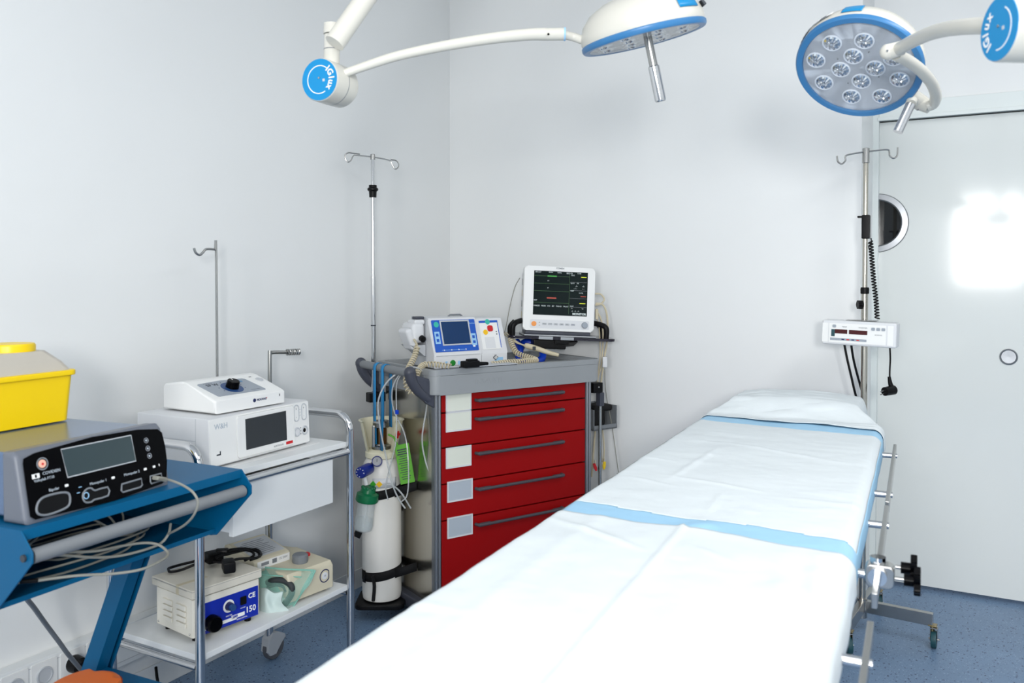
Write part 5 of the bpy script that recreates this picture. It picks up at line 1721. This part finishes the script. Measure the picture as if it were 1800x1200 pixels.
# vertical sleeve over the drum, then the boom to the ceiling
def v_(u, v, d): return L(l1, P(u, v, d))
MB().cyl(v_(583, 112, jd + .02), v_(584, 62, jd + .02), .0185, n=24).cyl(v_(584, 60, jd + .02), v_(584, 42, jd + .02), .0205, .0195, n=24).build('swivel_sleeve', 'lamp_white', l1)
MB().cyl(v_(583.5, 88, jd + .02), v_(583.5, 86.5, jd + .02), .0189, n=24).build('sleeve_seam', 'mid_grey', l1)
boom0, boomd = P(588, 76, jd - .02), (P(648, -10, jd + .02) - P(588, 76, jd - .02))
bend = boom0 + boomd.normalized() * ((2.80 - boom0.z) / boomd.normalized().z)
MB().cyl(L(l1, boom0), L(l1, bend), .0235, .0235, n=24).build('ceiling_boom', 'lamp_white', l1)
MB().cyl(L(l1, bend + Vector((0, 0, -.03))), L(l1, Vector((bend.x, bend.y, ZC))), .05, n=28).build('ceiling_mount', 'lamp_white', l1)

# second lamp: its lenses face the camera
d2_ = 2.15
h2 = P(1509, 118, d2_)
n2 = camv(-.43, -.50, -.75)
M2 = cammat(h2, n2)
l2 = thing('surgical_lamp', 'surgical lamp with its round lenses turned to the camera, blue rim, by the door', 'lamp', M=M2, group='surgical lamps')
lf2 = Face(l2, (0, 0, -.002), (1, 0, 0), (0, 1, 0))
lpos = [lf2.ab(1370 + x * .2389, y * .2389) for x, y in ((388, 315), (625, 298), (838, 425), (885, 582), (755, 705), (532, 708), (330, 605), (270, 440), (545, 412), (452, 510), (603, 595), (708, 500))]
lamp_head(l2, RH, lpos)
for q in range(4):
    a = R(8 + q * 90)
    MB().sph((RH * .36 * math.cos(a), RH * .36 * math.sin(a), -.0025), .0022, 8).build('plate_screw', 'mid_grey', l2)
def b_(u, v, d): return L(l2, P(u, v, d))
# badge and key strip on the dome
def on_dome(ang, rr):
    a = R(ang)
    return Vector((rr * math.cos(a), rr * math.sin(a), 0))


def dome_patch(nm, m, a0, a1, r0, r1, par=None, n=14, lift=.0016):
    prof = [(RH, .012), (RH * .99, .026), (RH * .93, .050), (RH * .80, .072), (RH * .58, .090)]
    V, F = [], []
    k = 6
    for i in range(k + 1):
        s = r0 + (r1 - r0) * i / k
        j = min(len(prof) - 2, int(s)); t = s - j
        rr = prof[j][0] * (1 - t) + prof[j + 1][0] * t + lift
        z = prof[j][1] * (1 - t) + prof[j + 1][1] * t + lift * .5
        for q in range(n + 1):
            a = R(a0 + (a1 - a0) * q / n)
            V.append((rr * math.cos(a), rr * math.sin(a), z))
    for i in range(k):
        for q in range(n):
            F.append((i * (n + 1) + q, i * (n + 1) + q + 1, (i + 1) * (n + 1) + q + 1, (i + 1) * (n + 1) + q))
    o = MB().add(V, F).build(nm, m, par or l2, sharp=60)
    o.modifiers.new('t', 'SOLIDIFY').thickness = -.001
    return o


dome_patch('blue_badge', 'lamp_blue', -62, -36, 1.1, 3.7, l1)
ab2 = lf2.ab(1494, 30)
ab_ = math.degrees(math.atan2(ab2[1], ab2[0]))
dome_patch('blue_badge', 'lamp_blue', ab_ - 9, ab_ + 9, .1, 2.2)
ks = dome_patch('key_strip', 'mid_grey', ab_ - 78, ab_ - 22, .5, 1.3)
for k in range(2):
    dome_patch('key', 'white_print', ab_ - 24 - k * 14, ab_ - 18 - k * 14, .6, 1.25, ks, 6, .0026)
for k in range(5):
    dome_patch('key_mark', 'grey_label', ab_ - 48 - k * 5, ab_ - 46 - k * 5, .7, 1.15, ks, 3, .0026)
# hub on the rim, grip, yoke, arm, drum
hub0, hub1 = b_(1590, 160, d2_ + .02), b_(1622, 182, d2_ + .03)
MB().tube([hub0, b_(1606, 171, d2_ + .02), hub1], .019, n=18).build('rim_hub', 'lamp_white', l2)
g0, g1 = b_(1601, 183, d2_ - .01), b_(1578, 232, d2_ - .01)
MB().cyl(b_(1603, 176, d2_), g0, .013).build('grip_socket', 'lamp_white', l2)
MB().tube([g0, g1], .0118, n=18).build('grip', 'chrome', l2)
MB().cyl(b_(1612, 181, d2_ + .03), b_(1634, 189, d2_ + .01), .016, .0155, n=20).build('yoke_sleeve', 'lamp_white', l2)
MB().cyl(b_(1617, 183, d2_ + .025), b_(1619, 184, d2_ + .025), .0165, n=20).build('sleeve_ring', 'mid_grey', l2)
MB().tube([b_(1630, 187, d2_ + .01), b_(1641, 182, d2_), b_(1645, 168, d2_ - .03), b_(1638, 147, d2_ - .08), b_(1620, 125, d2_ - .14), b_(1598, 108, d2_ - .19), b_(1575, 96, d2_ - .22)], .0135, n=16, res=6).build('yoke', 'lamp_white', l2)
MB().cyl(b_(1559, 92, d2_ - .24), b_(1586, 84, d2_ - .24), .0175, .016, n=20).sph(b_(1561, 91, d2_ - .24), .0178, 16).build('yoke_knuckle', 'lamp_white', l2)
MB().sph(b_(1560, 89, d2_ - .262), .0025, 8).build('knuckle_screw', 'mid_grey', l2)
kd = 1.40
MB().tube([b_(1580, 86, d2_ - .25), b_(1605, 72, d2_ - .34), b_(1640, 57, d2_ - .46), b_(1685, 48, d2_ - .60), b_(1740, 45, kd + .03), b_(1790, 48, kd)], lambda t: .0140 + .0005 * t, n=16, res=6).build('curved_arm', 'lamp_white', l2)
kc_ = P(1757, 50, kd - .04)
kn_ = camv(-.97, -.02, -.20).normalized()
kx_ = Vector((0, 0, 1)).cross(kn_)
KM = FR[l2].inverted() @ fmat(kc_, kx_, (0, 0, 1))
Rk = .052
MB().lathe([(Rk * .9, -.15), (Rk, -.14), (Rk * 1.02, -.06), (Rk, -.003), (Rk * .97, 0), (0, 0)], 44, KM).build('joint_drum', 'lamp_white', l2)
fk_ = MB().lathe([(Rk * .965, 0), (Rk * .965, .0015), (0, .0015)], 40, KM).build('blue_face', 'lamp_blue', l2)
logo_ring(l2, fk_, KM, Rk, -100, 60, 'IGlux', [224, 204, 182, 160, 134], .022)
kt = kc_ - kn_ * .08
MB().cyl(L(l2, kt), L(l2, kt + Vector((0, 0, .16))), .024, n=24).build('swivel_sleeve', 'lamp_white', l2)
MB().cyl(L(l2, kt + Vector((0, 0, .15))), L(l2, kt + Vector((0, 0, 2.82 - kt.z))), .022, n=24).build('ceiling_boom', 'lamp_white', l2)
MB().cyl(L(l2, Vector((kt.x, kt.y, 2.78))), L(l2, Vector((kt.x, kt.y, ZC))), .05, n=28).build('ceiling_mount', 'lamp_white', l2)

# ------------------------------------------------------------------ drip stand by the door with the warming unit
dp = 3.33
sp_ = P(1518.5, 700, dp)
ds = thing('drip_stand', 'steel drip stand with hooked top beside the sliding door', 'stand', (sp_.x, sp_.y, 0), 0)
def e_(u, v, o=0.0): return L(ds, P(u, v, dp + o))
zt2 = P(1524, 262, dp).z
MB().cyl((0, 0, .10), (0, 0, 1.335), .0125, n=20).build('lower_tube', 'brushed_steel', ds)
MB().cyl((0, 0, 1.335), (0, 0, zt2), .0098, n=20).build('upper_tube', 'brushed_steel', ds)
MB().lathe([(.0125, 1.330), (.016, 1.332), (.0165, 1.350), (.0145, 1.356), (.010, 1.356)], 20).build('collar', 'black_plastic', ds)
kz2 = e_(1509, 538)
MB().cyl((0, 0, 1.288), (kz2.x * .55, kz2.y * .55, 1.288), .006).build('knob_screw', 'steel', ds)
stp = []
for q in range(36):
    a = 2 * math.pi * q / 36
    rr = .016 + .0035 * math.cos(6 * a)
    stp.append((rr * math.cos(a), rr * math.sin(a)))
dv = Vector((kz2.x, kz2.y, 0)).normalized()
MB().prism(stp, .012, .028, Matrix.Translation((0, 0, 1.288)) @ dv.to_track_quat('Z', 'Y').to_matrix().to_4x4(), b=.003).build('star_knob', 'black_plastic', ds)
MB().lathe([(.0105, zt2 - .055), (.0135, zt2 - .053), (.0135, zt2 + .002), (.011, zt2 + .004), (0, zt2 + .004)], 20).build('top_sleeve', 'steel', ds)
MB().tube([e_(1471, 274), e_(1473, 284), e_(1480, 288), e_(1486, 282), e_(1486, 275), e_(1493, 271.5), e_(1520, 267), e_(1558, 263), e_(1563, 267), e_(1564, 274), e_(1571, 278), e_(1577, 273), e_(1578, 259)], .0034, n=8, res=5).build('drip_hook', 'steel', ds)
MB().box((.004, -.012, e_(1521, 399).z), (.030, .034, .092), .004, rot=Matrix.Rotation(R(0), 4, 'Z')).box((-.012, -.004, e_(1521, 381).z), (.032, .022, .008), .002).build('lead_clamp', 'black_plastic', ds)
MB().cyl((0, 0, .06), (0, 0, .135), .019, n=20).build('base_hub', 'steel', ds)
cA, cB = P(1640, 1100, 3.19), P(1550, 1050, 3.60)
ang0 = math.atan2(cA.y - sp_.y, cA.x - sp_.x)
la = math.hypot(cA.x - sp_.x, cA.y - sp_.y)
for k in range(4):
    an = ang0 + k * math.pi / 2
    if k == 1:
        an = math.atan2(cB.y - sp_.y, cB.x - sp_.x)
    ln = la if k != 1 else .27
    if k == 2: ln = .15
    if k == 3: ln = .23
    m = Matrix.Rotation(an, 4, 'Z')
    lg = MB().b2((0, -.012, .083), (ln, .012, .130), .002, M=m).build('base_arm', 'steel', ds)
    MB().b2((ln - .016, -.0165, .083), (ln + .014, .0165, .088), .002, M=m).cyl((ln - .002, 0, .06), (ln - .002, 0, .085), .008, M=m).build('caster_plate', 'zinc', lg)
    mw_ = m @ Matrix.Translation((ln + .004, 0, .0325)) @ Matrix.Rotation(1.6 if k == 0 else .5, 4, 'Z')
    MB().lathe([(.012, -.009), (.031, -.009), (.0325, -.005), (.0325, .005), (.031, .009), (.012, .009)], 22, mw_ @ Matrix.Rotation(R(90), 4, 'X')).build('caster_wheel', 'teal_rubber', lg)
    MB().b2((-.016, -.013, -.004), (.012, -.0105, .046), .001, M=mw_).b2((-.016, .0105, -.004), (.012, .013, .046), .001, M=mw_).b2((-.016, -.013, .043), (.012, .013, .047), .001, M=mw_).cyl((0, -.019, 0), (0, .019, 0), .004, M=mw_).build('caster_fork', 'steel', lg)
# unit on the stand
pu = thing('warming_unit', 'small white control unit with two red displays clamped on the drip stand', 'control unit', P(1512, 607, dp - .05), R(-3))
puw, puh, pud = .268, .094, .085
puf = MB().prism(rrect(puw, puh, .008, 3, 0, puh / 2), -.0, .085, fmat((0, .085, 0), (1, 0, 0), (0, 0, 1)), b=.006)
TP = Matrix.Translation((-.002, -.035, .0)) @ Matrix.Rotation(R(1.6), 4, 'Y')
pub = MB().box((0, .0425, puh / 2), (puw, pud, puh), .007, 3, M=TP)
pub.build('case', 'grey_white', pu)
PF = F2(pu, TP @ fmat((0, 0, 0), (1, 0, 0), (0, 0, 1)))
PF.plate('front_panel', 'white_plastic', -.005, .046, .205, .074, .002, .002)
PF.plate('side_block', 'white_plastic', -.121, .046, .022, .074, .0012, .001)
PF.plate('side_block', 'white_plastic', .113, .046, .020, .074, .0012, .001)
for x, w_ in ((-.058, .046), (.004, .066)):
    PF.plate('display', 'led_window', x - .005, .052, w_, .016, .0008, .001, c=.002)
PF.plate('led_bar', 'panel_grey', -.036, .022, .132, .009, .0006, 0, c=.002)
for k in range(4):
    PF.plate('bar_mark', 'red_print' if k % 2 else 'navy', -.055 + k * .018, .022, .010, .004, .0003, 0, c=.0026)
for x in (.052, .070, .088):
    kk = PF.plate('key', 'panel_grey', x, .068, .013, .011, .002, .003, c=.002)
PF.plate('key', 'panel_grey', -.088, .072, .013, .011, .002, .003, c=.002)
PF.plate('standby_key', 'teal_rubber', -.092, .046, .013, .027, .001, .001, c=.002)
for s, x, z in (('TEMP', -.06, .070), ('WARMER', .0, .070)):
    PF.text(s, .0075, x, z, 'grey_print', c=.0023)
PF.text('animec', .0095, .058, .047, 'grey_print', c=.0023)
MB().b2((-.05, -.012, puh + .001), (.06, .03, puh + .004), .001).b2((-.02, .025, .01), (.03, .05, puh + .002), .002).build('mount_plate', 'steel', pu)
pdd = dp - .05
def u_(u, v, o=0.0): return L(pu, P(u, v, pdd + o))
MB().coil([u_(1530, 424, .0), u_(1531, 432), u_(1533, 460), u_(1536, 495), u_(1540, 530), u_(1542, 560, -.01)], .0074, .0028, 26, n=6, per=10, res=6).tube([u_(1531, 418, .0), u_(1532, 428), u_(1527, 432), u_(1529, 440)], .0022, n=6, res=4).build('spiral_lead', 'black_web', pu)
MB().tube([u_(1484, 604, .02), u_(1489, 630, .02), u_(1496, 660, .02), u_(1503, 690, .03), u_(1512, 720, .05), u_(1518, 745, .07)], .0045, n=8, res=5).tube([u_(1496, 604, .04), u_(1500, 630, .05), u_(1506, 655, .06), u_(1513, 680, .07), u_(1518, 700, .08)], .0045, n=8, res=5).build('supply_leads', 'black_plastic', pu)
MB().tube([u_(1564, 606, .02), u_(1565, 630, .02), u_(1564, 652, .02), u_(1564, 668, .02)], .0032, n=8, res=4).build('plug_lead', 'black_plastic', pu)
pl2 = MB().tube([u_(1563, 662, .02), u_(1565, 674, .02), u_(1569, 684, .02)], lambda t: .006 + .005 * t, n=10, res=3)
pl2.cyl(u_(1571, 685, .02), u_(1555, 688, .0), .0185, .017, n=16)
pp_ = pl2.build('mains_plug', 'black_plastic', pu)
for o in (-.008, .008):
    MB().cyl(u_(1556, 688 + o * 300, .0), u_(1548, 691 + o * 300, -.01), .0022, n=8).build('plug_pin', 'steel', pp_)
